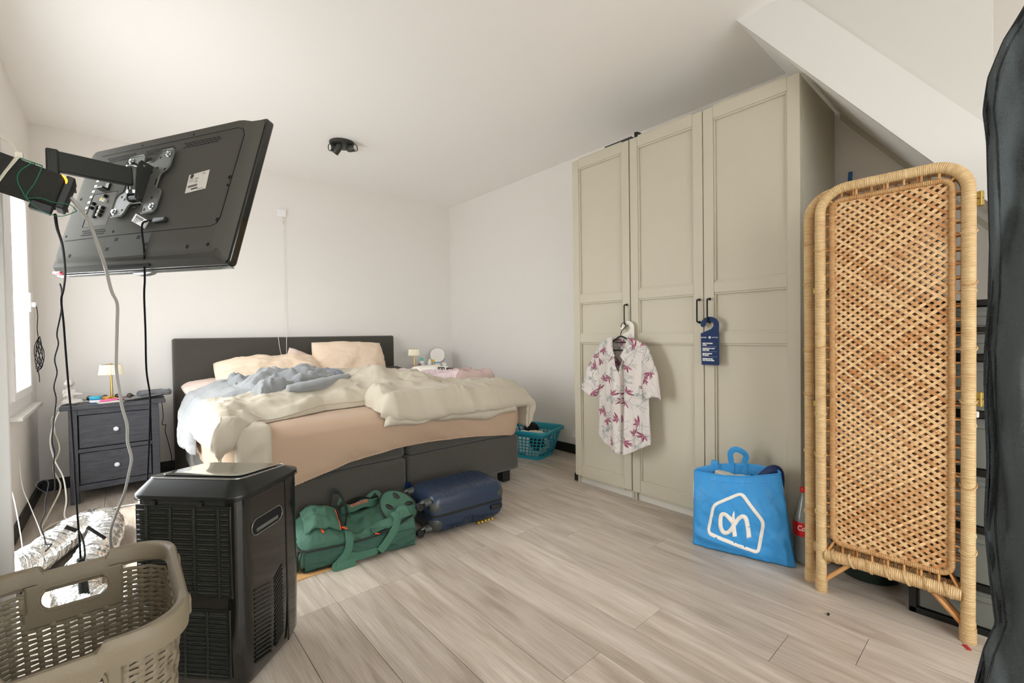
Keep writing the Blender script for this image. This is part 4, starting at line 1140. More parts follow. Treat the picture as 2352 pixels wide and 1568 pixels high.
# lower chin of the rear cover bends back towards the screen
loft([rr3(0.90, 0.02, 0.006, -0.004, 0, -0.244), rr3(0.86, 0.030, 0.008, 0.018, 0, -0.225)]).build('lower_cover', 'tv_dark', tv, smooth=50)
seam = [(-0.336, 0.204), (-0.104, 0.204), (0.135, 0.204), (0.386, 0.204), (0.412, 0.196), (0.425, 0.172), (0.421, -0.115), (0.412, -0.134), (0.390, -0.142), (0.1, -0.140), (-0.132, -0.140), (-0.385, -0.142)]
MB().tube([(x, y, 0.0282) for x, y in seam], 0.0012, 5).build('cover_seam', 'hole_black', tv)
def vent(x0, x1, yc, cols):
    for r_ in range(3):
        for k in range(cols):
            x = lerp(x0, x1, (k+0.5*(r_ % 2))/cols)
            MB().box(x, x+0.015, yc+0.008-0.008*r_-0.002, yc+0.008-0.008*r_+0.0015, 0.0275, 0.0287).build('vent_slot', 'hole_black', tv)
vent(-0.292, -0.123, 0.178, 9); vent(-0.069, 0.089, 0.176, 8); vent(0.138, 0.314, 0.176, 9); vent(-0.292, -0.158, -0.118, 8)
for x, y, r_ in ((0.413, 0.022, 0.007), (0.444-0.03, -0.006, 0.005), (0.411, -0.122, 0.007), (0.309, -0.205, 0.007), (0.40, -0.203, 0.006), (-0.318, -0.203, 0.007), (-0.104, -0.124, 0.005), (-0.377, 0.028, 0.006), (-0.386, -0.123, 0.005), (0.172, 0.2145, 0.004), (-0.102, 0.2145, 0.004)):
    MB(Matrix.Translation((x, y, 0.0278))).lathe([(r_, 0), (r_, 0.0009), (r_*0.55, 0.0010), (r_*0.5, 0.0003)], 14).build('screw', 'hole_black', tv)
# rating label
lb = MB(Matrix.Translation((0.2655, 0.0235, 0.0288)) @ Matrix.Rotation(radians(5), 4, 'Z')).box(-0.047, 0.047, -0.034, 0.034, 0, 0.0006).build('rating_label', 'label_white', tv)
LM = Matrix.Translation((0.2655, 0.0235, 0.0295)) @ Matrix.Rotation(radians(5), 4, 'Z')
MB(LM @ Matrix.Translation((-0.031, 0.026, 0)) @ Matrix.Rotation(radians(10), 4, 'Z')).lathe([(0.0001, 0), (0.0085, 0), (0.0085, 0.0002)], 18).build('label_logo', 'ink_black', lb).data.transform(Matrix.Identity(4))
def ltext(body, x, y, s, parent=lb, M=LM, mt='ink_grey'): text('printed_line', body, s, mt, parent, M @ Matrix.Translation((x, y, 0)), extrude=0.0001)
ltext('UE40', 0.015, 0.024, 0.007); ltext('100-240V~ 50/60Hz', -0.042, 0.012, 0.0055); ltext('CE', -0.014, -0.001, 0.012, mt='ink_black'); ltext('S/N: 0AB3C', -0.04, 0.005, 0.0045); ltext('MADE IN EU', 0.008, -0.0305, 0.005)
for k in range(22):
    MB(LM).box(-0.040+k*0.002, -0.040+k*0.002+(0.0012 if k % 3 else 0.0005), -0.016, -0.008, 0, 0.0002).build('bar_code', 'ink_black', lb)
MB(LM).box(-0.022, 0.008, -0.026, -0.021, 0, 0.0002).build('printed_block', 'ink_black', lb)
# socket field
pp = MB().box(-0.300, -0.160, -0.094, 0.038, 0.0275, 0.0286).build('port_panel', 'tv_panel', tv)
MB().tube([(-0.160, 0.038, 0.0287), (-0.296, 0.038, 0.0287), (-0.303, 0.032, 0.0287), (-0.300, -0.094, 0.0287)], 0.0012, 5).build('panel_edge', 'hole_black', pp)
rp = random.Random(9)
for x, y, c in ((-0.215, 0.022, 0), (-0.232, 0.010, 1), (-0.22, 0.006, 2), (-0.208, 0.003, 2), (-0.274, -0.003, 0), (-0.276, -0.020, 0), (-0.222, -0.024, 2), (-0.206, -0.026, 0), (-0.224, -0.038, 2), (-0.208, -0.040, 0), (-0.226, -0.052, 2), (-0.210, -0.054, 0)):
    MB(Matrix.Translation((x, y, 0.0286))).lathe([(0.0062, 0), (0.0062, 0.007), (0.0045, 0.0075), (0.0035, 0.004)], 14).build('socket', ('hole_black', 'brass', 'label_white')[c], pp)
MB().box(-0.250, -0.238, -0.062, -0.016, 0.0286, 0.036).build('scart_socket', 'hole_black', pp, bevel=0.001)
for k in range(7): MB().box(-0.316-k*0.002, -0.300-k*0.002, 0.092-k*0.022, 0.101-k*0.022, 0.0283, 0.0290).build('port_label', 'label_white', pp)
MB().box(-0.235, -0.215, 0.050, 0.075, 0.0275, 0.034).box(-0.255, -0.215, 0.046, 0.052, 0.028, 0.050).build('cable_clip', 'rubber_black', tv)
MB().box(-0.12, 0.112, -0.222, -0.143, 0.0275, 0.0287).build('stand_plate', 'tv_dark', tv)
for x, y in ((-0.07, -0.156), (0.05, -0.156), (-0.105, -0.19), (0.102, -0.185)): MB().box(x-0.008, x+0.008, y-0.006, y+0.006, 0.0285, 0.0292).build('stand_hole', 'hole_black', tv)
MB().box(-0.118, 0.118, -0.252, -0.226, 0.006, 0.012).build('stand_slot', 'hole_black', tv)
MB().box(-0.462, 0.455, -0.259, -0.254, -0.032, -0.014).build('clear_strip', 'clear_plastic', tv, bevel=0.002)
MB(Matrix.Translation((0.05, -0.262, -0.02))).prism([(-0.06, 0.004), (-0.045, -0.006), (-0.02, -0.010), (0.02, -0.010), (0.045, -0.006), (0.06, 0.004)], -0.006, 0.008).build('clear_lip', 'clear_plastic', tv, bevel=0.002)
MB().box(-0.455, -0.405, -0.256, -0.246, -0.010, 0.004).build('standby_light', 'red_light', tv, bevel=0.002)
MB(Matrix.Translation((0.15, -0.106, 0.0286))).box(-0.03, 0.03, -0.008, 0.008, 0, 0.014).build('power_plug', 'rubber_black', tv, bevel=0.003)

# ------------------------------------------------------------------ wall mount
mt_ = thing('tv_wall_mount', 'black swivel arm with grey holed plate bolted to the television', 'tv mount', (0, 0, 0)); mt_.matrix_world = TM
half = [(-0.128, 0.150), (-0.118, 0.160), (-0.046, 0.160), (-0.034, 0.148), (-0.030, 0.124), (0.018, 0.124), (0.028, 0.130), (0.040, 0.152), (0.052, 0.162), (0.106, 0.162), (0.117, 0.150), (0.117, 0.096), (0.108, 0.082), (0.084, 0.070), (0.080, 0.062), (0.080, 0.022), (0.084, 0.012), (0.104, 0.008), (0.114, -0.002), (0.114, -0.062), (0.104, -0.075), (0.046, -0.075), (0.038, -0.068), (0.036, -0.040), (0.024, -0.032), (-0.032, -0.032), (-0.042, -0.042), (-0.052, -0.066), (-0.062, -0.075), (-0.118, -0.075), (-0.128, -0.064), (-0.128, -0.005), (-0.118, 0.010), (-0.094, 0.020), (-0.092, 0.068), (-0.118, 0.082), (-0.128, 0.096)]
pl = MB().prism(half, 0.036, 0.0395).build('mount_plate', 'mount_grey', mt_, bevel=0.001)
MB().tube([(x, y, 0.0395) for x, y in half], 0.003, 6, closed=True).build('plate_rim', 'mount_grey', pl, smooth=60)
for x, y in ((-0.106, 0.141), (0.094, 0.142), (0.091, -0.054), (-0.110, -0.056)):
    MB(Matrix.Translation((x, y, 0.0286))).lathe([(0.0115, 0.011), (0.0118, 0.013), (0.008, 0.0132), (0.008, 0.0175), (0.006, 0.019), (0.003, 0.0185), (0.0025, 0.016)], 18).build('bolt', 'zinc', pl, smooth=40)
for x, y in ((0.052, 0.135), (0.052, 0.095), (0.095, 0.085), (0.03, 0.08), (0.012, 0.066), (-0.06, 0.13), (0.01, -0.01), (0.018, -0.022), (0.028, -0.035), (0.075, -0.02), (0.055, -0.062), (-0.095, 0.0), (-0.075, -0.012), (-0.06, 0.008), (-0.07, -0.052)):
    MB(Matrix.Translation((x, y, 0)) @ Matrix.Rotation(radians(-20), 4, 'Z')).box(-0.0026, 0.0026, -0.0042, 0.0042, 0.039, 0.0402).build('plate_hole', 'hole_black', pl)
for x, y, w in ((-0.012, 0.14, 0.016), (-0.004, -0.048, 0.022), (0.07, 0.04, 0.005)): MB().box(x-w/2, x+w/2, y-0.002 if w > 0.01 else y-0.012, y+0.002 if w > 0.01 else y+0.012, 0.0375, 0.0402).build('plate_slot', 'hole_black', pl)
# tilt bracket (two cheeks) and vertical pivot, built in world axes
WM = TM.inverted()
PV = TO+TWX*0.004+(TM.to_3x3() @ Vector((0, 1, 0)))*0.043+(TM.to_3x3() @ Vector((0, 0, 1)))*0.068
for x in (-0.018, 0.026):
    MB(Matrix.Translation((x, 0, 0)) @ Matrix(((0, 0, 1, 0), (1, 0, 0, 0), (0, 1, 0, 0), (0, 0, 0, 1)))).prism([(-0.03, 0.039), (-0.034, 0.052), (-0.026, 0.062), (0.09, 0.082), (0.104, 0.076), (0.104, 0.039)], -0.0015, 0.0015).build('tilt_cheek', 'mount_black', mt_, bevel=0.001)
MB().cyl((-0.03, -0.020, 0.052), (0.034, -0.020, 0.052), 0.009, seg=12).build('tilt_knob', 'mount_black', mt_, bevel=0.002)
MB().cyl((-0.022, 0.088, 0.066), (0.031, 0.088, 0.066), 0.004, seg=10).build('tilt_bolt', 'zinc', mt_)
def wbuild(m, nm, mtl, **k):
    m.v = [tuple(WM @ Vector(p)) for p in m.v]; return m.build(nm, mtl, mt_, **k)
wbuild(MB().cyl(PV-Vector((0, 0, 0.052)), PV+Vector((0, 0, 0.042)), 0.014, seg=16), 'pivot', 'mount_grey', bevel=0.001)
wbuild(MB().cyl(PV+Vector((0, 0, 0.033)), PV+Vector((0, 0, 0.037)), 0.021, seg=18), 'washer', 'zinc')
wbuild(MB().cyl(PV-Vector((0, 0, 0.055)), PV-Vector((0, 0, 0.044)), 0.022, seg=10), 'pivot_nut', 'zinc')
EL = Vector((-0.1405, 1.885, PV.z-0.012))
def beam(a, b, hgt, th, nm, mtl='mount_black'):
    ax = (b-a).normalized(); M = frame(a, ax, (0, 0, 1)); L_ = (b-a).length
    m = MB(M); m.box(0, L_, -hgt/2, hgt/2, -th/2, th/2); return wbuild(m, nm, mtl, bevel=0.005, bseg=3)
beam(EL+Vector((-0.012, -0.008, 0)), PV+Vector((-0.008, -0.006, 0)), 0.060, 0.026, 'front_arm')
m = MB(); m.box(EL.x-0.016, EL.x+0.012, EL.y-0.018, EL.y+0.018, EL.z-0.085, EL.z+0.034)
wbuild(m, 'elbow', 'mount_black', bevel=0.005)
beam(Vector((-0.46, 1.64, EL.z-0.075)), EL+Vector((0, 0, -0.075)), 0.055, 0.03, 'rear_arm')
m = MB(); m.box(XL, XL+0.02, 1.55, 1.73, EL.z-0.18, EL.z+0.05); wbuild(m, 'wall_plate', 'mount_black', bevel=0.003)

# ------------------------------------------------------------------ speaker tied to the arm
sp_ax = Vector((0.957, 0.02, -0.285)).normalized()
SM = frame((-0.088, 1.545, 1.468), sp_ax, (0.285, 0, 0.957))
sk = thing('speaker', 'dark cloth covered speaker with glowing orange light tied to the arm', 'speaker', (0, 0, 0)); sk.matrix_world = SM
# local x: along, y: up, z: towards the camera
MB().box(-0.132, -0.016, -0.039, 0.039, -0.034, 0.034).build('cloth_body', 'speaker_mesh', sk, bevel=0.006, bseg=3)
MB().box(-0.016, 0.0, -0.041, 0.041, -0.035, 0.035).box(-0.012, 0.004, 0.020, 0.026, -0.037, 0.0).box(-0.012, 0.004, -0.034, -0.028, -0.037, 0.0).build('end_cap', 'speaker_rubber', sk, bevel=0.004, bseg=2)
MB().tube(smooth_path([(-0.024, 0.0375, 0.0335), (-0.017, 0.033, 0.0345), (-0.013, 0.027, 0.0350), (-0.012, 0.020, 0.0350)], 4), [0.0004, 0.001, 0.0016, 0.002, 0.0022, 0.0024, 0.0024, 0.0024, 0.0022, 0.002, 0.0016, 0.001, 0.0006], 8).build('light_ring', 'orange_light', sk)['label'] = 'small crescent of orange light'
MB().box(-0.055, -0.018, -0.060, -0.040, 0.0, 0.03).build('foot', 'rubber_black', sk, bevel=0.002)
def sloc(p): return tuple(SM @ Vector(p))
zt_ = MB().tube([sloc(p) for p in ((-0.098, 0.040, 0.0), (-0.098, 0.042, 0.036), (-0.106, 0.0, 0.0362), (-0.112, -0.042, 0.036), (-0.112, -0.042, 0.0))], 0.005, 6, flat=0.25)
zt_.box(*sum(([a-0.006, a+0.006] for a in sloc((-0.098, 0.046, 0.03))), []))
zt_.tube(smooth_path([sloc((-0.098, 0.046, 0.03)), sloc((-0.115, 0.065, 0.02)), (-0.208, 1.56, 1.60), (-0.222, 1.57, 1.66), (-0.212, 1.57, 1.73)], 4), 0.0035, 6, flat=0.4)
tag(zt_.build('cable_tie', 'zip_tie', smooth=50), 'beige cable tie strapped around the left half of the speaker', 'cable tie')
tw_ = MB()
tw_.tube(smooth_path([sloc(p) for p in ((-0.075, 0.041, 0.0), (-0.073, 0.041, 0.035), (-0.086, 0.012, 0.0365), (-0.084, -0.012, 0.0365), (-0.064, -0.041, 0.036), (-0.06, -0.043, 0.0))], 5), 0.0011, 6)
tw_.tube(smooth_path([sloc(p) for p in ((-0.058, 0.041, 0.035), (-0.058, 0.0, 0.0368), (-0.062, -0.041, 0.037), (-0.04, -0.033, 0.038), (-0.02, -0.033, 0.038), (0.008, -0.026, 0.04), (0.022, -0.034, 0.03))], 5), 0.0010, 6)
tw_.tube(smooth_path([sloc(p) for p in ((-0.063, -0.041, 0.037), (-0.045, -0.055, 0.036), (-0.025, -0.061, 0.034), (0.0, -0.058, 0.03), (0.022, -0.034, 0.03))], 5), 0.0009, 6)
tw_.tube(smooth_path([sloc(p) for p in ((-0.098, 0.0395, 0.036), (-0.075, 0.0405, 0.036), (-0.058, 0.041, 0.036))], 4), 0.0014, 6)
tag(tw_.build('garden_twine', 'green_twine', smooth=60), 'thin green twine wound around the dark speaker', 'twine')

# ------------------------------------------------------------------ hanging cables
CB = [(-0.172,2.402,1.330),(-0.174,2.480,1.307),(-0.183,2.560,1.234),(-0.203,2.640,1.147),(-0.206,2.720,1.101),(-0.225,2.800,1.034),(-0.225,2.880,0.972),(-0.241,2.936,0.904),(-0.239,2.984,0.845),(-0.248,3.032,0.779),(-0.265,3.080,0.638),(-0.262,3.128,0.565),(-0.270,3.176,0.492),(-0.269,3.200,0.377),(-0.283,3.200,0.359),(-0.310,3.200,0.369),(-0.333,3.200,0.403),(-0.316,3.200,0.425),(-0.291,3.200,0.409),(-0.304,3.192,0.322),(-0.304,3.160,0.267),(-0.317,3.128,0.226),(-0.303,3.096,0.180),(-0.294,3.064,0.146),(-0.275,3.032,0.147),(-0.333,3.000,0.080),(-0.36,2.9,0.004)]
CA = [(-0.117,1.566,1.425),(-0.120,1.65,1.405),(-0.128,1.90,1.395),(-0.141,2.15,1.345),(-0.156,2.29,1.30),(-0.164,2.312,1.262),(-0.161,2.327,1.183),(-0.159,2.342,1.086),(-0.155,2.350,0.956),(-0.150,2.350,0.841),(-0.146,2.350,0.676),(-0.145,2.350,0.577),(-0.142,2.350,0.477),(-0.138,2.350,0.360),(-0.136,2.350,0.276)]
CC = [(-0.088,1.545,1.468),(-0.075,1.56,1.450),(-0.058,1.605,1.423),(-0.044,1.658,1.377),(-0.033,1.711,1.331),(-0.029,1.761,1.309),(-0.020,1.803,1.258),(-0.009,1.845,1.225),(-0.011,1.887,1.157),(-0.014,1.929,1.090),(-0.016,1.961,1.017),(-0.011,1.982,0.952),(-0.004,2.003,0.886),(0.007,2.024,0.823),(0.007,2.045,0.760),(0.016,2.058,0.701),(0.009,2.068,0.651),(-0.006,2.079,0.574),(-0.031,2.089,0.499),(-0.046,2.100,0.416),(-0.03,2.14,0.2),(0.0,2.16,0.01)]
CD = [tuple(TM @ Vector(p)) for p in ((0.125, -0.106, 0.036), (0.10, -0.107, 0.040), (0.082, -0.125, 0.045))]+[(0.060,1.862,1.40),(0.060,1.881,1.369),(0.061,1.908,1.315),(0.059,1.936,1.260),(0.061,1.973,1.147),(0.062,2.019,1.009),(0.071,2.065,0.919),(0.071,2.108,0.833),(0.066,2.138,0.702),(0.062,2.169,0.611),(0.061,2.200,0.549),(0.06,2.22,0.3),(0.06,2.23,0.01)]
def cable(name, pts, r, m_, label, k=5):
    return tag(MB().tube(smooth_path(pts, k), r, 8).build(name, m_, smooth=80), label, 'cable')
cable('power_cable', CB, 0.0026, 'cable_black', 'thin wavy black cable hanging from the left end of the television')
ca = cable('power_cable', CA, 0.0032, 'cable_black', 'straight black cable hanging from the speaker down to a plug')
MB().tube([(-0.136, 2.350, 0.29), (-0.13, 2.35, 0.16)], [0.012, 0.015], 10).tube(smooth_path([(-0.14, 2.35, 0.40), (-0.128, 2.345, 0.36), (-0.124, 2.345, 0.30), (-0.132, 2.35, 0.26)], 4), 0.003, 8).build('plug', 'rubber_black', ca, smooth=50)
MB().tube([(-0.175, 2.34, 0.425), (-0.145, 2.345, 0.40)], 0.007, 8).build('cable_joint', 'rubber_black', ca, smooth=50)
MB().tube([(-0.115, 2.345, 0.405), (-0.065, 2.33, 0.350)], 0.006, 8).build('cable_joint', 'rubber_black', ca, smooth=50)
cable('speaker_cable', CC, 0.0044, 'cable_grey', 'thick light grey cable curving down from the speaker end')
cd = cable('power_cable', CD, 0.0030, 'cable_black', 'black television power cable with a white paper tag')
tgm = TM @ Matrix.Translation((0.055, -0.104, 0.040)) @ Matrix.Rotation(radians(-22), 4, 'Z')
tg = MB(tgm).box(-0.046, 0.046, -0.014, 0.014, 0, 0.0008).build('paper_tag', 'label_white', cd)
for k in range(16): MB(tgm).box(-0.036+k*0.0032, -0.036+k*0.0032+(0.002 if k % 3 else 0.001), 0.002, 0.011, 0.0008, 0.0011).build('bar_code', 'ink_black', tg)
for k in range(3): text('printed_line', ('WARNING 230V', 'LOT 4711-02', 'P/N 3903')[k], 0.0055, 'ink_black', tg, tgm @ Matrix.Translation((-0.036, -0.003-0.0045*k, 0.0009)), extrude=0.0001)

# cable coil on the window handle
m = MB()
rc = random.Random(2)
m.tube(smooth_path([(-0.405, 4.12, 1.34), (-0.40, 4.12, 1.28), (-0.402, 4.10, 1.20), (-0.398, 4.08, 1.15)], 4), 0.0022, 6)
for k in range(4):
    c = Vector((-0.40, 4.07, 1.05)); a0 = rc.uniform(0, 6)
    m.tube(smooth_path([(c.x+0.012*cos(t*2+k)+0.004*k, c.y+(0.04+0.012*k)*sin(t+0.3*k), c.z+0.095*cos(t)-0.01*k) for t in [2*pi*i/10 for i in range(10)]], 4, True), 0.0021, 6, closed=True)
m.tube(smooth_path([(-0.398, 4.08, 1.15), (-0.39, 4.02, 1.06), (-0.385, 3.99, 0.97), (-0.40, 4.03, 0.95), (-0.40, 4.10, 0.90), (-0.395, 4.05, 0.86)], 5), 0.0021, 6)
tag(m.build('cable_coil', 'cable_black', smooth=60), 'tangled thin black cable hanging from the window handle', 'cable')
m = MB().tube([(-0.402, 4.077, 1.10), (-0.402, 4.077, 1.17)], 0.012, 8)
# white cables on the floor by the left wall and beside the nightstand
cable('extension_cable', [(-0.30, 4.30, 0.66), (-0.335, 4.22, 0.62), (-0.365, 4.15, 0.48), (-0.34, 4.05, 0.36), (-0.30, 4.0, 0.25), (-0.285, 3.95, 0.12), (-0.29, 3.92, 0.012), (-0.20, 3.90, 0.008), (-0.02, 3.95, 0.008), (0.12, 3.9, 0.008)], 0.0042, 'cable_white', 'white cable running from the left nightstand down along its front leg')
cable('extension_cable', [(-0.31, 4.36, 0.65), (-0.37, 4.3, 0.58), (-0.33, 4.25, 0.40), (-0.36, 4.2, 0.28), (-0.32, 4.1, 0.17), (-0.36, 3.95, 0.06), (-0.38, 3.80, 0.008), (-0.33, 3.72, 0.008), (-0.25, 3.80, 0.008), (-0.30, 3.88, 0.012), (-0.37, 3.75, 0.012), (-0.35, 3.62, 0.008), (-0.26, 3.66, 0.008), (-0.20, 3.74, 0.008), (-0.28, 3.70, 0.016), (-0.36, 3.60, 0.008), (-0.33, 3.48, 0.008), (-0.24, 3.50, 0.008)], 0.0048, 'cable_beige', 'beige cable looped in a heap on the floor by the skirting')
cable('blind_cord', [(-0.455, 3.75, 0.45), (-0.44, 3.70, 0.30), (-0.41, 3.66, 0.20), (-0.37, 3.58, 0.09), (-0.352, 3.54, 0.03)], 0.0022, 'cable_white', 'thin white cord hanging by the left wall below the window')
cable('blind_cord', [(-0.455, 3.50, 0.34), (-0.43, 3.42, 0.24), (-0.40, 3.30, 0.10), (-0.39, 3.22, 0.01)], 0.0022, 'cable_white', 'thin white cord nearest the window casing near the floor')
cable('nightstand_cable', [(0.225, 4.50, 0.64), (0.235, 4.52, 0.50), (0.225, 4.50, 0.44), (0.25, 4.52, 0.43), (0.245, 4.53, 0.38), (0.27, 4.56, 0.25), (0.285, 4.60, 0.12), (0.25, 4.62, 0.06), (0.22, 4.66, 0.05)], 0.0024, 'cable_black', 'thin black cable knotted between the left nightstand and the bed')
# ------------------------------------------------------------------ lattice walls (baskets)
def perim(w, h, r, n):
    P = [Vector(p) for p in rrect(w, h, r, 10)]; P.append(P[0]); L = [0.0]
    for a, b in zip(P[:-1], P[1:]): L.append(L[-1]+(b-a).length)
    out = []
    for s in n:
        s = (s % 1.0)*L[-1]; i = min(len(P)-2, max(0, int(np.searchsorted(L, s, side='right'))-1))
        t = (s-L[i])/max(1e-9, L[i+1]-L[i]); out.append(P[i].lerp(P[i+1], t))
    return out
def lattice(ss, zs, shape, hole, disp=None, ztilt=None):
    """ss: perimeter stations, zs: heights, shape(z) -> w, h, r; hole(i, j, point) leaves the cell open"""
    m = MB(); n = len(ss); V = []; ring = []
    for j, z in enumerate(zs):
        w, h, r = shape(z); p = perim(w, h, r, ss); ring.append(p)
        for i, q in enumerate(p):
            d = disp(i, j) if disp else 0.0
            nn = Vector((q.x/(w/2), q.y/(h/2))); nn = Vector((math.copysign(abs(nn.x)**8, nn.x), math.copysign(abs(nn.y)**8, nn.y)))
            if nn.length: nn.normalize()
            V.append((q.x+nn.x*d, q.y+nn.y*d, z+(ztilt(q, z) if ztilt else 0)))
    Fc = []
    for j in range(len(zs)-1):
        for i in range(n):
            a, b = ring[j][i], ring[j][(i+1) % n]
            c = Vector(((a.x+b.x)/2, (a.y+b.y)/2, (zs[j]+zs[j+1])/2))
            if hole(i, j, c): continue
            Fc.append((j*n+i, j*n+(i+1) % n, (j+1)*n+(i+1) % n, (j+1)*n+i))
    m.add(V, Fc); return m

# ------------------------------------------------------------------ laundry hamper
hp = thing('laundry_hamper', 'tall taupe plastic laundry hamper with woven look and handle holes', 'hamper', (-0.095, 1.262, 0))
HWX, HWY = 0.35, 0.444
def hshape(z):
    k = interp(z, [0, 0.5, 0.56, 0.60], [0.80, 0.955, 0.965, 0.985]); return HWX*k, HWY*k, 0.085
ncol = 60; ss = []
for k in range(ncol): ss += [k/ncol, (k+0.42)/ncol]
zs = [0.012]; z = 0.05
while z < 0.545: zs += [z, z+0.0078]; z += 0.0116
def in_zone(c): return abs(c.x) < 0.078 and abs(c.y) > 0.15 and c.z > 0.470
def hole_h(i, j, c): return in_zone(c) or (i % 2 == 1 and j % 2 == 0 and j > 0)
def disp_h(i, j): return 0.0034*(1 if ((i//2+j//4) % 2 == 0) else -0.5)*(1 if i % 2 else 0.3)
lattice(ss, zs, hshape, hole_h, disp_h).build('woven_wall', 'hamper_taupe', hp, smooth=30, solid=0.0028)
# smooth patch round the handle holes
ss2 = [k/240 for k in range(240)]; zs2 = [0.464+k*(0.560-0.464)/24 for k in range(25)]
def grip(c):
    d = max(abs(c.x)-0.040, 0)**2+max(abs(c.z-0.522)-0.006, 0)**2
    return d < 0.018**2
lattice(ss2, zs2, hshape, lambda i, j, c: not (abs(c.x) < 0.084 and abs(c.y) > 0.15) or grip(c)).build('handle_patch', 'hamper_taupe', hp, smooth=60, solid=0.003)
for s in (-1, 1):   # raised lip round each handle hole
    g = [(x, z) for x, z in rrect(0.122, 0.054, 0.026, 6, 0, 0.522)]
    y = s*(hshape(0.522)[1]/2+0.001)
    MB().tube([(x, y+s*(z-0.522)*0.08, z) for x, z in g], 0.004, 6, closed=True).build('handle_lip', 'hamper_taupe', hp, smooth=60)
def rimpath(off, z): return [(p.x, p.y, z) for p in perim(HWX*0.985+2*off, HWY*0.985+2*off, 0.088, [k/200 for k in range(200)])]
def rim_drop(x): return 0.015*(1-sstep(0.052, 0.060, abs(x)))
rp_ = rimpath(0, 0.59)
m = MB(); V = []
secs = [(-0.006, 0.562), (-0.004, 0.592), (0.001, 0.598), (0.010, 0.598), (0.014, 0.592), (0.015, 0.575), (0.013, 0.548), (0.010, 0.548), (0.010, 0.585), (0.0, 0.585)]
for off, z in secs:
    for p in rimpath(off, z):
        V.append((p[0], p[1], z-(rim_drop(p[0]) if abs(p[1]) > 0.15 else 0)))
n = 200; k_ = len(secs)
m.add(V, [(j*n+i, j*n+(i+1) % n, ((j+1) % k_)*n+(i+1) % n, ((j+1) % k_)*n+i) for j in range(k_) for i in range(n)])
m.build('rim', 'hamper_taupe', hp, smooth=50)
for y in (-0.115, 0.115): MB().box(0.168, 0.192, y-0.014, y+0.014, 0.545, 0.582).build('hinge_knuckle', 'hamper_taupe', hp, bevel=0.005)
MB().prism(rrect(HWX*0.8, HWY*0.8, 0.07, 6), 0.008, 0.014).build('base', 'hamper_taupe', hp)
MB().prism(rrect(HWX*0.78, HWY*0.78, 0.07, 6), 0.0, 0.009).build('foot_ring', 'hamper_taupe', hp)

# ------------------------------------------------------------------ portable air conditioner
A_ = Vector((0.679, -0.734, 0)); B_ = Vector((0.734, 0.679, 0))
ac0 = Vector((0.0, 1.86, 0))+A_*0.1925+B_*0.165
ac = thing('air_conditioner', 'glossy black portable air conditioner with grilles standing before the bed', 'air conditioner', ac0, math.atan2(A_.y, A_.x))
def acr(w, d, r, z, tilt=0.0, cy=0.0): return [(x, y, z-tilt*(y+d/2)) for x, y in rrect(w, d, r, 8, 0, cy)]
loft([acr(0.345, 0.29, 0.05, 0.012), acr(0.372, 0.32, 0.055, 0.045), acr(0.378, 0.326, 0.055, 0.2), acr(0.378, 0.326, 0.055, 0.618)]).build('body', 'ac_gloss', ac, smooth=50)
loft([acr(0.390, 0.338, 0.06, 0.615), acr(0.392, 0.340, 0.06, 0.622), acr(0.390, 0.338, 0.06, 0.627), acr(0.325, 0.262, 0.035, 0.668, 0.10, 0.0), acr(0.318, 0.255, 0.033, 0.671, 0.10, 0.0)]).build('top_cowl', 'ac_satin', ac, smooth=30)
loft([acr(0.285, 0.215, 0.03, 0.672, 0.10, 0.006), acr(0.283, 0.213, 0.03, 0.6735, 0.10, 0.006)]).build('control_panel', 'ac_top', ac, smooth=50)
MB().tube(acr(0.322, 0.259, 0.035, 0.670, 0.10), 0.0018, 6, closed=True).build('top_trim', 'chrome', ac, smooth=60)
MB().tube(acr(0.392, 0.340, 0.06, 0.612), 0.0012, 6, closed=True).build('cowl_joint', 'hole_black', ac, smooth=60)
for x in (-0.13, 0.13):
    for y in (-0.10, 0.10): MB(Matrix.Translation((x, y, 0))).lathe([(0.018, 0), (0.02, 0.004), (0.016, 0.014)], 14).build('castor', 'rubber_black', ac)
FY = -0.163
def rim_box(m, x0, x1, z0, z1, t=0.010, y0=-0.003, y1=0.004):
    m.box(x0, x1, FY+y0, FY+y1, z0, z0+t); m.box(x0, x1, FY+y0, FY+y1, z1-t, z1); m.box(x0, x0+t, FY+y0, FY+y1, z0+t, z1-t); m.box(x1-t, x1, FY+y0, FY+y1, z0+t, z1-t); return m
def grille(x0, x1, z0, z1, n, ribs, nm):
    MB().box(x0, x1, FY-0.0006, FY+0.002, z0, z1).build(nm+'_filter', 'ac_filter', ac)
    rim_box(MB(), x0, x1, z0, z1).build(nm+'_frame', 'ac_satin', ac, bevel=0.002)
    for k in range(n):
        z = lerp(z0+0.018, z1-0.018, k/(n-1))
        MB(Matrix.Translation((0, FY-0.003, z)) @ Matrix.Rotation(radians(28), 4, 'X')).box(x0+0.008, x1-0.008, -0.003, 0.003, -0.0042, 0.0042).build('louver', 'ac_grille', ac)
    for k in range(ribs):
        x = lerp(x0, x1, (k+0.5)/ribs) if ribs > 3 else lerp(x0, x1, (k+1)/(ribs+1))
        MB().box(x-0.004, x+0.004, FY-0.0075, FY+0.001, z0+0.006, z1-0.006).build('grille_rib', 'ac_grille', ac, bevel=0.001)
grille(-0.163, 0.160, 0.312, 0.598, 17, 4, 'upper')
grille(-0.150, 0.150, 0.055, 0.275, 14, 3, 'lower')
for x in (-0.10, 0.06): MB(Matrix.Translation((x, FY-0.002, 0.604)) @ Matrix.Rotation(radians(90), 4, 'X')).lathe([(0.0095, 0), (0.0095, 0.003), (0.007, 0.0035)], 16).build('grille_clip', 'ac_gloss', ac)
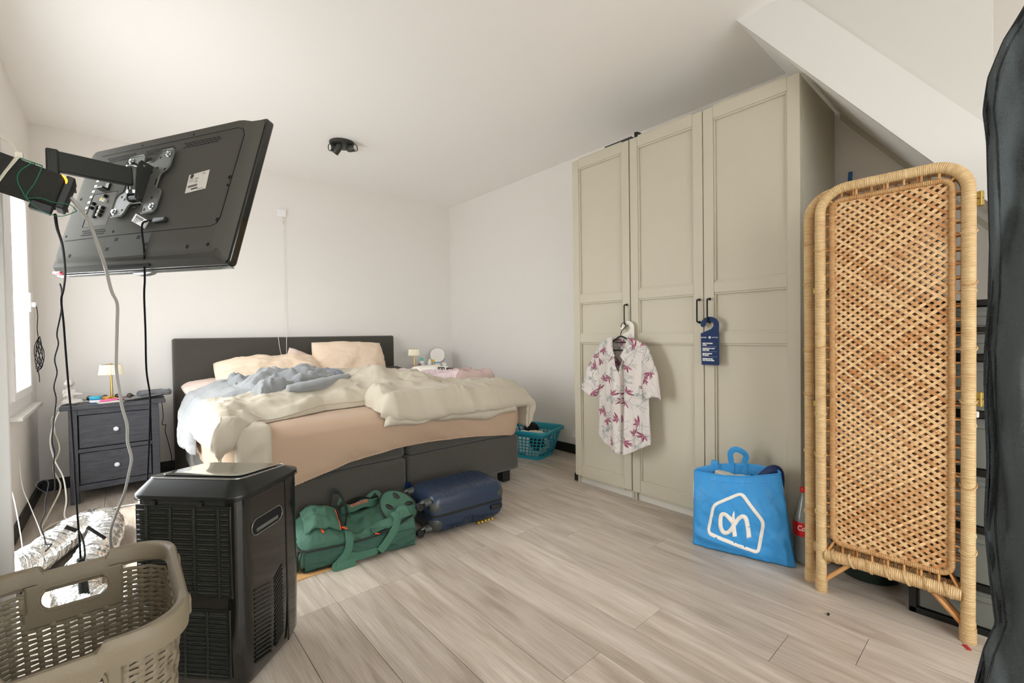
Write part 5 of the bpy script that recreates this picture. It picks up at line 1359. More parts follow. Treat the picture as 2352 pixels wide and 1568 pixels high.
# right flank: grip recess and side vents
RXF = 0.189
hm = MB(Matrix(((0, 0, 1, 0), (1, 0, 0, 0), (0, 1, 0, 0), (0, 0, 0, 1))))
hm.prism(rrect(0.15, 0.046, 0.022, 8, -0.035, 0.505), RXF-0.003, RXF+0.0012).build('grip_recess', 'hole_black', ac)
hm = MB(Matrix(((0, 0, 1, 0), (1, 0, 0, 0), (0, 1, 0, 0), (0, 0, 0, 1))))
hm.tube([(x, y, RXF+0.001) for x, y in rrect(0.156, 0.052, 0.025, 8, -0.035, 0.505)], 0.0025, 6, closed=True).build('grip_rim', 'ac_top', ac, smooth=60)
MB().box(RXF-0.002, RXF+0.002, -0.09, 0.02, 0.488, 0.500).build('grip_shelf', 'ac_top', ac, bevel=0.001)
MB().box(RXF-0.001, RXF+0.0015, 0.062, 0.068, 0.03, 0.61).build('flank_joint', 'ac_satin', ac)
for k in range(17):
    z = 0.06+k*0.0145
    MB(Matrix.Translation((RXF, -0.045, z)) @ Matrix.Rotation(radians(-14), 4, 'X')).box(-0.002, 0.0022, -0.065, 0.018, -0.0032, 0.0032).build('side_louver', 'ac_satin', ac)
    MB(Matrix.Translation((RXF, 0.015, z+0.012)) @ Matrix.Rotation(radians(30), 4, 'X')).box(-0.002, 0.0022, -0.026, 0.026, -0.0036, 0.0036).build('side_louver', 'ac_satin', ac)

# ------------------------------------------------------------------ foil exhaust hose
pts = smooth_path([(-0.415, 2.86, 0.14), (-0.375, 2.95, 0.10), (-0.325, 3.10, 0.083), (-0.255, 3.30, 0.083), (-0.185, 3.44, 0.085), (-0.115, 3.45, 0.088), (-0.085, 3.33, 0.086), (-0.095, 3.12, 0.083), (-0.130, 2.88, 0.083), (-0.165, 2.62, 0.083), (-0.130, 2.40, 0.085), (-0.02, 2.28, 0.11), (0.10, 2.22, 0.15), (0.22, 2.13, 0.19)], 24)
rr = [0.070+0.0045*sin(i*1.25)+0.005*fbm(i*0.35, 3.0) for i in range(len(pts))]
m = MB(); m.tube(pts, rr, 22)
m.v = [tuple(Vector(p)+Vector((fbm(p[0]*38, p[1]*38, p[2]*38), fbm(p[0]*38+9, p[1]*38, p[2]*38), fbm(p[0]*38, p[1]*38+5, p[2]*38)))*0.0055) for p in m.v]
ho = tag(m.build('exhaust_hose', 'foil', smooth=25), 'crinkled silver foil exhaust hose bent in a loop on the floor', 'hose')
m = MB()
for i in range(10, len(pts)-6, 8):
    t = (pts[i+1]-pts[i-1]).normalized(); a = t.orthogonal().normalized(); b = t.cross(a)
    m.tube([pts[i]+(a*cos(q)+b*sin(q))*(rr[i]+0.003)+t*0.006*sin(q) for q in [2*pi*k/18 for k in range(18)]], 0.0022, 5, closed=True)
stuff(m.build('wire_coil', 'foil', ho, smooth=60))

# ------------------------------------------------------------------ cardboard, duffel bag, suitcase
cbd = MB(); cbd.add([(0.34, 2.185, 0), (1.155, 2.178, 0), (1.20, 2.26, 0), (1.20, 2.48, 0), (0.34, 2.48, 0), (0.34, 2.185, 0.006), (1.155, 2.178, 0.006), (1.20, 2.26, 0.006), (1.20, 2.48, 0.006), (0.34, 2.48, 0.006)],
        [(4, 3, 2, 1, 0), (5, 6, 7, 8, 9)]+[(i, (i+1) % 5, (i+1) % 5+5, i+5) for i in range(5)])
cb_ = tag(cbd.build('cardboard_sheet', 'cardboard', bevel=0.001), 'flat brown cardboard sheet under the green duffel bag', 'cardboard')
MB().box(0.36, 1.05, 2.262, 2.264, 0.006, 0.0066).build('crease', 'cardboard', cb_)

df = thing('duffel_bag', 'dark green slumped travel duffel bag with orange zip pulls', 'duffel bag', (0.905, 2.33, 0.006), radians(-9))
# local: x along the bag -0.29..0.29, y depth -0.155..0.14, z up
def dz_top(x, y):
    z = interp(x, [-0.29, -0.20, -0.12, 0.0, 0.14, 0.22, 0.29], [0.15, 0.185, 0.165, 0.105, 0.13, 0.175, 0.165])
    z += 0.03*sstep(-0.05, 0.14, y)-0.02*sstep(-0.08, -0.15, y)
    z += 0.016*(noise.ridged_multi_fractal(Vector((x*7, y*9, 2.0)), 1, 2, 3, 1, 2)-1.0)+0.012*fbm(x*9, y*9, 3.0)
    return z
def dbody(u, v):
    a = 2*pi*u
    x = lerp(-0.285, 0.285, v)
    end = sqrt(max(0.0, 1-abs(2*v-1)**7))
    # superellipse cross section
    c, s = cos(a), sin(a)
    y = -0.005+0.148*math.copysign(abs(c)**0.55, c)*(0.93+0.07*end)
    top = dz_top(x, y)*(0.85+0.15*end)
    z = (0.5+0.5*math.copysign(abs(s)**0.5, s))*top
    return (x, y+0.006*fbm(x*12, z*14, 8.0), z*1.0)
m = MB(); m.grid(96, 90, dbody, wrap=True)
n_ = 96
m.add([], [])
body = m
o_ = len(body.v)
body.f.append(list(range(n_-1, -1, -1))); body.f.append([89*n_+i for i in range(n_)])
body.build('body', 'duffel_green', df, smooth=180)
# lower side, its shade put in as a darker green, and piping
MB().grid(70, 24, lambda u, v: (lerp(-0.262, 0.275, u), -0.157-0.010*sin(pi*v)*sin(pi*u)**0.3-0.007*(noise.ridged_multi_fractal(Vector((u*7+v, v*2.6-u, 5)), 1, 2, 3, 1, 2)-1), lerp(0.006, 0.094, v)+0.008*sin(u*5))).build('side_panel', 'duffel_dark', df, smooth=180, solid=0.003)
MB().tube(smooth_path([(-0.285, -0.10, 0.125), (-0.275, -0.145, 0.105), (-0.20, -0.163, 0.10), (0, -0.163, 0.095), (0.15, -0.163, 0.115), (0.27, -0.15, 0.155)], 8), 0.006, 8, flat=0.6).build('zipper', 'zip_black', df, smooth=60)
MB().tube(smooth_path([(-0.272, -0.158, 0.10), (-0.284, -0.160, 0.06), (-0.272, -0.160, 0.015), (-0.22, -0.162, 0.006), (0.1, -0.164, 0.006)], 6), 0.0035, 8).build('piping', 'zip_black', df, smooth=60)
# raised left end pocket flap with orange piping
def lflap(u, v):
    x = lerp(-0.25, -0.085, u); w = sqrt(max(0, 1-(2*u-1)**4)) if False else 1
    y = lerp(-0.115, 0.10, v)
    dome = 0.045*sin(pi*min(1, max(0, v)))**0.8*(0.55+0.45*sin(pi*u*0.9))
    return (x, y, dz_top(x, y)+0.006+dome+0.004*fbm(u*5, v*5, 2))
MB().grid(30, 36, lflap).build('end_flap', 'duffel_green', df, smooth=180, solid=0.006)
def farc(du, dz):
    pts = [lflap(0.25+0.15*k, 1.0) for k in range(4)]+[lflap(0.80, 0.97), lflap(0.93, 0.88)]+[lflap(0.97, v) for v in (0.75, 0.6, 0.45, 0.3, 0.18, 0.08, 0.0)]
    return smooth_path([(x+du, y, z+dz) for x, y, z in pts], 4)
MB().tube(farc(0, 0.004), 0.0028, 8).build('orange_piping', 'orange_tab', df, smooth=60)
MB().tube(farc(0.010, 0.002), 0.0065, 8).build('flap_zipper', 'zip_black', df, smooth=60)
MB().tube(smooth_path([(-0.10, 0.125, 0.19), (-0.085, 0.115, 0.265), (-0.062, 0.09, 0.275), (-0.045, 0.04, 0.24), (-0.040, -0.01, 0.185), (-0.055, -0.05, 0.145)], 6), 0.016, 8, flat=0.3, up=(1, 0, 0.2)).build('flap_edge', 'zip_black', df, smooth=60)
MB().tube(smooth_path([(-0.06, 0.11, 0.20), (-0.045, 0.08, 0.235), (-0.030, 0.03, 0.21), (-0.025, -0.02, 0.165)], 6), 0.012, 8, flat=0.3, up=(1, 0, 0.2)).build('flap_lining', 'duffel_green', df, smooth=60)
# right end panel with four studs, tilted up
EP = frame((0.228, -0.025, 0.172), (0.86, 0.30, 0.12), (-0.12, 0.80, 0.55))
egg = [(0.098*cos(t)*(1-0.10*sin(t)), 0.115*sin(t)) for t in [2*pi*i/40 for i in range(40)]]
MB(EP).prism(egg, -0.012, 0.0).build('end_panel', 'duffel_green', df, bevel=0.003)
MB(EP).tube([(x, y, 0.0) for x, y in egg], 0.0045, 8, closed=True).build('end_piping', 'zip_black', df, smooth=60)
for x, y, r_ in ((-0.045, 0.018, 20), (0.030, 0.060, 10), (0.062, -0.018, 75), (0.012, -0.070, 80)):
    MB(EP @ Matrix.Translation((x, y, 0)) @ Matrix.Rotation(radians(r_), 4, 'Z') @ Matrix.Diagonal((0.6, 1.15, 0.7, 1))).lathe([(0.020, 0), (0.021, 0.006), (0.014, 0.013), (0.001, 0.014)], 16).build('stud', 'rubber_black', df, smooth=50)
MB().grid(24, 20, lambda u, v: (0.06+0.20*u, lerp(-0.155, -0.07, v), dz_top(0.06+0.2*u, lerp(-0.155, -0.07, v))+0.006+0.010*sin(u*11+v*5)*v)).build('side_fold', 'duffel_green', df, smooth=180, solid=0.004)
# back opening seen as a dark gap, with orange lettering on its lip
MB().tube(smooth_path([(-0.03, 0.12, 0.165), (0.05, 0.13, 0.195), (0.13, 0.13, 0.178), (0.19, 0.12, 0.20)], 6), [0.006+0.018*sin(pi*i/18) for i in range(19)], 10, flat=0.7).build('open_mouth', 'hole_black', df, smooth=60)
MB().grid(24, 8, lambda u, v: (lerp(-0.05, 0.16, u), 0.098-0.012*sin(pi*u), 0.135+0.045*v+0.025*sin(pi*u*0.8)+0.004*sin(u*14))).build('mouth_lip', 'duffel_green', df, smooth=180, solid=0.005)
text('printed_word', 'ADVENTURE', 0.022, 'orange_tab', df, frame((0.0, 0.080, 0.180), (0.99, 0, 0.12), (0, 0.25, 0.96)), extrude=0.0006, sx=0.75)
strap([(0.10, 0.14, 0.19), (0.145, 0.125, 0.225), (0.165, 0.09, 0.21), (0.17, 0.05, 0.19)], 0.016, 'web_strap', 'strap_green', df, up=(0.2, -0.4, 1))
# carry straps hanging over the front
def webbing(pts, nm='carry_strap', w=0.019): return MB().tube(smooth_path(pts, 7), w, 8, flat=0.12, up=(0.15, -0.9, 0.45)).build(nm, 'strap_green', df, smooth=40)
webbing([(-0.055, -0.115, 0.135), (-0.058, -0.150, 0.125), (-0.062, -0.174, 0.095), (-0.078, -0.182, 0.055), (-0.115, -0.190, 0.022), (-0.132, -0.198, 0.012), (-0.10, -0.200, 0.010), (-0.04, -0.195, 0.012)])
webbing([(0.178, -0.105, 0.175), (0.185, -0.150, 0.150), (0.155, -0.178, 0.105), (0.105, -0.188, 0.050), (0.08, -0.190, 0.028)])
MB(frame((0.0, -0.178, 0.012), (1, 0.03, 0.02), (0, 0.55, 0.83))).prism(rrect(0.15, 0.062, 0.016, 5, 0, 0.025), 0, 0.010).build('grip_wrap', 'strap_green', df, bevel=0.004)
for loc, rz in (((-0.176, -0.118, 0.168), 20), ((-0.072, -0.120, 0.158), 80), ((0.075, -0.172, 0.112), 125)):
    MB(Matrix.Translation(loc) @ Matrix.Rotation(radians(rz), 4, 'Z') @ Matrix.Rotation(radians(25), 4, 'X')).box(-0.004, 0.004, -0.015, 0.015, -0.003, 0.003).build('zip_pull', 'orange_tab', df, bevel=0.0015)
# wheel housing at the left end
MB(Matrix.Translation((-0.288, -0.085, 0.055)) @ Matrix.Rotation(radians(12), 4, 'Y')).prism(rrect(0.024, 0.11, 0.011, 4), -0.05, 0.055).build('wheel_guard', 'rubber_black', df, bevel=0.006)
for y in (-0.115, -0.06): MB().cyl((-0.300, y-0.01, 0.028), (-0.300, y+0.01, 0.028), 0.022, seg=18).build('wheel', 'case_grey', df, bevel=0.003)
MB(Matrix.Translation((-0.287, 0.02, 0.09))).prism(rrect(0.018, 0.17, 0.008, 4), -0.07, 0.045).build('end_gusset', 'duffel_green', df, bevel=0.006)

sc_ = thing('suitcase', 'navy blue ribbed hard shell suitcase lying flat by the bed', 'suitcase', (1.512, 2.262, 0), radians(-5))
LX, LY = 0.245, 0.160
def shell(z0, z1, top):
    rings = []
    if top:
        for z, i in ((z0, 0.0), (z0+0.05, 0.001), (z1-0.035, 0.006), (z1-0.015, 0.014), (z1-0.004, 0.026), (z1, 0.040)): rings.append(rr3(2*(LX-i), 2*(LY-i), 0.05, z, n=8))
    else:
        for z, i in ((z0, 0.04), (z0+0.004, 0.026), (z0+0.018, 0.012), (z0+0.04, 0.004), (z1, 0.0)): rings.append(rr3(2*(LX-i), 2*(LY-i), 0.05, z, n=8))
    return loft(rings)
shell(0.012, 0.108, False).build('lower_shell', 'case_navy', sc_, smooth=60)
up_ = shell(0.124, 0.232, True).build('upper_shell', 'case_navy', sc_, smooth=60)
loft([rr3(2*LX-0.004, 2*LY-0.004, 0.05, 0.104, n=8), rr3(2*LX-0.002, 2*LY-0.002, 0.05, 0.116, n=8), rr3(2*LX-0.004, 2*LY-0.004, 0.05, 0.128, n=8)]).build('zipper_band', 'zip_black', sc_, smooth=60)
for k in range(11):
    x = lerp(-0.165, 0.165, k/10)
    MB().tube(smooth_path([(x, -LY+0.010, 0.185), (x, -LY+0.017, 0.212), (x, -LY+0.036, 0.2295), (x, 0, 0.2325), (x, LY-0.036, 0.2295), (x, LY-0.017, 0.212)], 5), 0.0036, 8, flat=0.7).build('rib', 'case_navy', up_, smooth=60)
MB().tube([(x, -LY-0.0005+0.0, z) if False else (x, -LY+0.002+max(0, (z-0.175))*0.13, z) for x, z in rrect(0.40, 0.075, 0.022, 6, 0, 0.177) if z < 0.178], 0.0022, 6).build('panel_bead', 'case_navy', up_, smooth=60)
for k in range(9):   # embossed outline on the lower side
    x = lerp(-0.15, 0.13, k/8); h = (0.055, 0.05, 0.05, 0.07, 0.075, 0.06, 0.05, 0.05, 0.045)[k]
    MB().tube([(x, -LY-0.0005, 0.028), (x, -LY-0.001, h), (x+0.022, -LY-0.001, h), (x+0.022, -LY-0.0005, 0.028)], 0.0022, 6).build('embossed_line', 'case_navy', sc_, smooth=60)
for sx, sy, zz in ((-1, -1, 1), (-1, 1, 1), (1, -1, 1), (1, 1, 1), (-1, -1, 0), (-1, 1, 0)):
    q = MB(); R_ = 0.062; cz = 0.232 if zz else 0.012
    prof = []
    for a in range(7):
        t = pi/2*a/6; prof.append((R_*cos(t)*0.9+0.002, R_*0.9*sin(t)))
    pos = (sx*(LX-0.046), sy*(LY-0.046), 0.158 if zz else 0.072)
    q.ball(pos, (0.0475, 0.0475, 0.056), 18, 12)
    q.build('corner_guard', 'case_grey', sc_, smooth=60)
for sy in (-1, 1):
    for zz in (0.19, 0.045):
        y = sy*(LY-0.045)
        w = MB().cyl((-LX+0.01, y, zz), (-LX-0.028, y, zz), 0.024, 0.019, seg=16).build('castor_stem', 'case_grey', sc_, smooth=40)
        MB().tube([(-LX-0.025, y, zz+0.012), (-LX-0.045, y, zz+0.004), (-LX-0.055, y, zz-0.012)], 0.012, 8, flat=0.9).build('castor_fork', 'case_grey', w, smooth=40)
        for d in (-0.009, 0.009): MB().cyl((-LX-0.052, y+d-0.006, zz-0.012), (-LX-0.052, y+d+0.006, zz-0.012), 0.021, seg=18).build('castor_wheel', 'rubber_black', w, bevel=0.003)
lk = MB().box(0.135, 0.215, -LY-0.012, -LY+0.002, 0.070, 0.098).build('lock', 'rubber_black', sc_, bevel=0.006, bseg=3)
for k in range(3): MB().cyl((0.158+k*0.010, -LY-0.014, 0.090), (0.158+k*0.010, -LY-0.009, 0.090), 0.004, seg=10).build('lock_dial', 'case_grey', lk)
for k in range(5): MB(Matrix.Translation((0.06+0.024*k, -LY+0.014, 0.010))).lathe([(0.007, -0.004), (0.007, 0.004)], 12).build('yellow_stud', 'yellow_plastic', sc_)
MB().tube(smooth_path([(LX-0.004, -0.05, 0.18), (LX+0.018, -0.035, 0.18), (LX+0.018, 0.035, 0.18), (LX-0.004, 0.05, 0.18)], 5), 0.008, 8, flat=0.6).build('carry_handle', 'case_grey', sc_, smooth=60)

# ------------------------------------------------------------------ nightstands
def nightstand(label, cx, loc_y=4.231, h=0.645):
    t = thing('nightstand', label, 'nightstand', (cx, loc_y, 0))
    w, d = 0.24, 0.40
    for sx in (-1, 1):
        for y in (0.0, d-0.042): MB().box(sx*(w-0.022)-0.022, sx*(w-0.022)+0.022, y, y+0.042, 0, h).build('leg', 'night_wood', t, bevel=0.002)
        MB().box(sx*(w-0.030)-0.008, sx*(w-0.030)+0.008, 0.042, d-0.042, 0.10, h).build('side_panel', 'night_wood', t)
    MB().box(-w-0.04, w+0.04, -0.03, d+0.02, h, h+0.027).build('top', 'night_wood', t, bevel=0.003)
    MB().box(-w+0.044, w-0.044, d-0.02, d-0.01, 0.10, h).build('back_panel', 'night_wood', t)
    for z0, z1 in ((0.085, 0.125), (0.345, 0.372), (0.605, 0.645)): MB().box(-w+0.044, w-0.044, 0.003, 0.025, z0, z1).build('rail', 'night_wood', t, bevel=0.0015)
    for z0, z1 in ((0.129, 0.341), (0.376, 0.601)):
        dr_ = MB().box(-w+0.049, w-0.049, 0.006, 0.024, z0, z1).build('drawer', 'night_wood', t, bevel=0.003)
        MB().box(-w+0.055, w-0.055, 0.024, d-0.04, z0+0.01, z1-0.03).build('drawer_box', 'night_wood', dr_)
        kz = (z0+z1)/2
        MB(frame((0, 0.006, kz), (1, 0, 0), (0, 0, 1))).lathe([(0.007, 0), (0.006, 0.008), (0.010, 0.012), (0.0155, 0.016), (0.0155, 0.021), (0.011, 0.026), (0.001, 0.028)], 20).build('knob', 'porcelain', dr_, smooth=60)
    return t
nightstand('scuffed black wooden nightstand with two white knobs left of the bed', -0.045)
nightstand('black nightstand in the far corner, hidden behind the right side of the bed', 2.72, 4.24, 0.695)
NT, NT2 = 0.672, 0.722
def lamp(label, x, y, z, sc=1.0):
    t = thing('table_lamp', label, 'lamp', (x, y, z)); t.scale = (sc, sc, sc)
    MB().lathe([(0.048, 0), (0.048, 0.004), (0.040, 0.010), (0.018, 0.020), (0.009, 0.030), (0.007, 0.034)], 28).build('base', 'brass', t, smooth=50)
    MB().lathe([(0.0075, 0.03), (0.0075, 0.10), (0.0065, 0.105), (0.0065, 0.215)], 16).build('stem', 'brass', t, smooth=50)
    m = MB(); n = 84; V = []
    for j in range(5):
        r, zz = lerp(0.070, 0.060, j/4), lerp(0.188, 0.262, j/4)
        for k in range(n): a = 2*pi*k/n; q = r+(0.0028 if k % 2 else -0.0028)*(1-0.3*j/4); V.append((q*cos(a), q*sin(a), zz))
    m.add(V, [(j*n+k, j*n+(k+1) % n, (j+1)*n+(k+1) % n, (j+1)*n+k) for j in range(4) for k in range(n)])
    sh = m.build('lamp_shade', 'lamp_shade', t, smooth=0, solid=0.0012)
    q = MB(); q.tube([(0.058*cos(a), 0.058*sin(a), 0.2615) for a in [2*pi*k/30 for k in range(30)]], 0.0014, 5, closed=True)
    q.tube([(-0.057, 0, 0.258), (0, 0, 0.262), (0.057, 0, 0.258)], 0.0014, 5); q.lathe([(0.006, 0.258), (0.006, 0.268), (0.001, 0.270)], 10)
    q.build('shade_ring', 'brass', sh, smooth=50)
    return t
l1 = lamp('small brass table lamp with pleated cream shade on the left nightstand', -0.066, 4.46, NT)
m = MB()
for k in range(46):
    a = lerp(-0.9*pi, 0.1*pi, k/45)
    m.ball((0.078*cos(a)*1.02, -0.04, 0.15+0.09*sin(a)), 0.0016, 6, 4)
stuff(m.build('bead_chain', 'paper_white', l1))
lamp('small brass table lamp with pleated cream shade in the right corner', 2.42, 4.42, NT2, 0.93)

# seated stone child figure
fg = thing('figurine', 'pale stone figurine of a seated child on the left nightstand', 'figurine', (-0.283, 4.37, NT)); fg.scale = (0.94, 0.94, 0.94)
def blob(parts, nm, mt, parent, vox=0.004):
    m = MB()
    for c, r in parts: m.ball(c, r, 18, 12)
    o = m.build(nm, mt, parent, smooth=180)
    rm = o.modifiers.new('remesh', 'REMESH'); rm.mode = 'VOXEL'; rm.voxel_size = vox; rm.use_smooth_shade = True
    sm = o.modifiers.new('smooth', 'SMOOTH'); sm.factor = 0.5; sm.iterations = 6
    return o
blob([((0, 0, 0.155), (0.026, 0.028, 0.028)), ((0.004, -0.02, 0.150), (0.016, 0.012, 0.016)), ((0, 0, 0.126), (0.014, 0.014, 0.018)), ((0.004, -0.028, 0.152), (0.005, 0.006, 0.006)), ((0.025, 0.0, 0.152), (0.005, 0.006, 0.009)), ((-0.025, 0.0, 0.152), (0.005, 0.006, 0.009)), ((0, 0.003, 0.097), (0.022, 0.020, 0.032)), ((0.0, 0.0, 0.06), (0.030, 0.027, 0.036)), ((0.0, 0.002, 0.026), (0.040, 0.036, 0.028)),
      ((0.030, -0.004, 0.022), (0.036, 0.020, 0.018)), ((0.058, -0.012, 0.017), (0.016, 0.014, 0.016)), ((-0.018, -0.024, 0.018), (0.028, 0.022, 0.017)), ((0.02, -0.034, 0.014), (0.030, 0.013, 0.013)),
      ((0.026, -0.002, 0.092), (0.013, 0.013, 0.022)), ((0.040, -0.008, 0.074), (0.018, 0.011, 0.012)), ((0.062, -0.012, 0.072), (0.016, 0.010, 0.009)), ((-0.026, -0.002, 0.088), (0.013, 0.013, 0.026)), ((-0.024, -0.018, 0.062), (0.011, 0.016, 0.013))], 'body', 'stone_white', fg, 0.0028)
t = thing('cream_jar', 'small blue cream jar with turquoise lid on the left nightstand', 'jar', (-0.150, 4.325, NT))
MB().lathe([(0.030, 0), (0.032, 0.003), (0.032, 0.026), (0.030, 0.028)], 24).build('jar', 'blue_jar', t, smooth=50)
MB().lathe([(0.033, 0.027), (0.034, 0.029), (0.034, 0.044), (0.031, 0.047)], 24).build('lid', 'teal_lid', t, smooth=50)
MB().lathe([(0.0323, 0.006), (0.0323, 0.022)], 24, cap0=False, cap1=False).build('label', 'paper_white', t)
tag(MB(Matrix.Translation((-0.095, 4.40, NT))).lathe([(0.021, 0), (0.022, 0.012), (0.024, 0.012), (0.024, 0.030), (0.021, 0.032)], 20).build('ointment_tub', 'orange_plastic', smooth=50), 'small orange lidded tub beside the brass lamp foot', 'tub')
tag(MB().tube(smooth_path([(-0.125, 4.30, NT+0.012), (-0.06, 4.325, NT+0.014), (0.0, 4.36, NT+0.018)], 4), [0.007, 0.008, 0.008, 0.008, 0.007, 0.006, 0.006, 0.006, 0.004], 8).build('toothbrush', 'pink_plastic', smooth=60), 'bright pink plastic handle lying on the left nightstand', 'toothbrush')
tag(MB(Matrix.Translation((-0.045, 4.315, NT)) @ Matrix.Rotation(0.3, 4, 'Z')).box(-0.10, 0.11, -0.05, 0.05, 0, 0.004).build('paper', 'paper_white'), 'white folded paper under the pink handle on the nightstand', 'paper')
t = thing('tablet', 'thin black tablet lying tilted on the left nightstand', 'tablet', (0.095, 4.36, NT+0.010), radians(22))
MB(Matrix.Rotation(radians(-4), 4, 'Y')).box(-0.12, 0.12, -0.08, 0.08, 0, 0.007).build('body', 'dark_plastic', t, bevel=0.003)
MB(Matrix.Rotation(radians(-4), 4, 'Y')).box(-0.11, 0.11, -0.072, 0.072, 0.0071, 0.0076).build('display', 'screen_glass', t)
tag(MB(Matrix.Translation((0.12, 4.36, NT)) @ Matrix.Rotation(radians(24), 4, 'Z')).box(-0.09, 0.10, -0.06, 0.06, 0, 0.009).build('notebook', 'dark_plastic', bevel=0.002), 'dark notebook under the tablet on the nightstand', 'notebook')
t = thing('camcorder_case', 'grey rounded electronics case at the right end of the nightstand', 'case', (0.185, 4.54, NT), radians(8))
loft([rr3(0.20, 0.09, 0.03, 0.0), rr3(0.215, 0.10, 0.035, 0.012), rr3(0.215, 0.10, 0.035, 0.032), rr3(0.19, 0.085, 0.03, 0.045)]).build('shell', 'grey_plastic', t, smooth=60)
MB(Matrix.Translation((0.07, -0.01, 0.045)) @ Matrix.Diagonal((1.4, 0.8, 1, 1))).lathe([(0.018, 0), (0.016, 0.002)], 18).build('badge', 'porcelain', t)
for k, (x, y) in enumerate(((-0.16, 4.45), (-0.105, 4.52), (-0.035, 4.54), (0.035, 4.50), (-0.19, 4.53))):
    b = thing('bauble', ('dark round bauble behind the blue jar', 'bronze round bauble behind the orange tub', 'bronze round bauble right behind the lamp foot', 'dark round bauble by the tablet end', 'dull round bauble behind the seated figurine')[k]+' on the left nightstand', 'bauble', (x, y, NT))
    MB().ball((0, 0, 0.018), 0.018, 18, 12).build('ball', 'bauble', b, smooth=180); MB().cyl((0.016, 0, 0.02), (0.026, 0, 0.012), 0.004, seg=8).build('cap', 'hole_black', b)
t = thing('phone_charger', 'white plug charger lying beside the lamp on the nightstand', 'charger', (-0.125, 4.44, NT), 0.6)
MB(Matrix.Translation((0, 0, 0.014)) @ Matrix.Rotation(0.5, 4, 'Y')).box(-0.02, 0.02, -0.014, 0.014, -0.012, 0.012).build('body', 'paper_white', t, bevel=0.004)
for y in (-0.007, 0.007): MB(Matrix.Translation((0, 0, 0.014)) @ Matrix.Rotation(0.5, 4, 'Y')).cyl((0.02, y, 0), (0.036, y, 0), 0.002, seg=8).build('pin', 'zinc', t)
cable('charger_cable', [(-0.13, 4.43, NT+0.012), (-0.16, 4.36, NT+0.006), (-0.20, 4.30, NT+0.020), (-0.26, 4.26, NT+0.022), (-0.31, 4.27, NT+0.016), (-0.345, 4.29, NT-0.02), (-0.355, 4.28, 0.58), (-0.35, 4.25, 0.50)], 0.0028, 'cable_white', 'white charging cable arching over the edge of the nightstand')

# things on the right hand nightstand
def bottle(label, x, y, prof, m_, cap=None, capm=None, cat='bottle', name='bottle'):
    t = thing(name, label, cat, (x, y, NT2)); MB().lathe(prof, 20).build('body', m_, t, smooth=50)
    if cap: MB().lathe(cap, 20).build('cap', capm, t, smooth=50)
    return t
bottle('slim brown bottle beside the right hand lamp', 2.475, 4.40, [(0.012, 0), (0.013, 0.003), (0.013, 0.085), (0.011, 0.088)], 'brown_glass')
bottle('white lotion bottle with mint green cap in the right corner', 2.525, 4.44, [(0.026, 0), (0.027, 0.004), (0.027, 0.085), (0.020, 0.105), (0.012, 0.112)], 'bottle_white', [(0.018, 0.11), (0.018, 0.14), (0.016, 0.142)], 'mint_plastic')
bottle('white pump bottle with slanted nozzle on the right nightstand', 2.615, 4.42, [(0.022, 0), (0.023, 0.003), (0.023, 0.088), (0.018, 0.092)], 'bottle_white', [(0.019, 0.09), (0.017, 0.108), (0.006, 0.125)], 'bottle_white')
bottle('jar with bright yellow lid and dark print on the right nightstand', 2.665, 4.44, [(0.020, 0), (0.021, 0.003), (0.021, 0.095)], 'cloth_cream', [(0.019, 0.094), (0.019, 0.115), (0.017, 0.117)], 'yellow_plastic', 'jar', 'jar')
t = thing('medicine_box', 'small white and teal box beneath the round mirror', 'box', (2.715, 4.42, NT2))
MB().box(-0.026, 0.026, -0.015, 0.015, 0, 0.092).build('box', 'bottle_white', t, bevel=0.001); MB().box(-0.0265, 0.0265, -0.0155, 0.0155, 0.078, 0.088).build('stripe', 'teal_lid', t)
bottle('thin yellow tube standing left of the white jar', 2.755, 4.44, [(0.007, 0), (0.008, 0.07), (0.004, 0.076)], 'yellow_plastic', cat='tube', name='tube')
bottle('white cream jar at the right end of the nightstand', 2.80, 4.40, [(0.026, 0), (0.028, 0.004), (0.028, 0.05), (0.026, 0.055)], 'bottle_white', [(0.029, 0.052), (0.029, 0.072), (0.027, 0.074)], 'paper_white', 'jar', 'jar')
t = thing('vanity_mirror', 'round tilting vanity mirror with thin chrome ring in the corner', 'mirror', (2.785, 4.53, NT2-0.0), radians(-35)); t.scale = (0.9, 0.9, 0.9)
MB().lathe([(0.055, 0), (0.055, 0.004), (0.012, 0.012), (0.006, 0.02), (0.006, 0.085)], 24).build('stand', 'chrome', t, smooth=50)
mrM = Matrix.Translation((0, 0, 0.178)) @ Matrix.Rotation(radians(-14), 4, 'X') @ Matrix.Rotation(radians(90), 4, 'X')
MB(mrM).lathe([(0.001, -0.004), (0.092, -0.004), (0.092, 0.004), (0.001, 0.004)], 40).build('mirror_disc', 'mirror_glass', t, smooth=30)
MB(mrM).tube([(0.095*cos(a), 0.095*sin(a), 0) for a in [2*pi*k/48 for k in range(48)]], 0.004, 8, closed=True).build('ring', 'chrome', t, smooth=60)
MB().tube([(0.106*cos(a), 0.004, 0.178+0.106*sin(a)) for a in [pi+pi*k/24 for k in range(25)]], 0.003, 8).build('yoke', 'chrome', t, smooth=60)
for s in (-1, 1): MB().cyl((s*0.096, 0.002, 0.178), (s*0.112, 0.002, 0.178), 0.004, seg=10).build('pivot', 'chrome', t)
tag(MB(Matrix.Translation((2.49, 4.36, NT2))).lathe([(0.012, 0), (0.013, 0.015), (0.004, 0.02), (0.003, 0.04)], 12).build('perfume_vial', 'dark_plastic', smooth=50), 'tiny dark vial in front of the brown bottle in the right corner', 'vial')
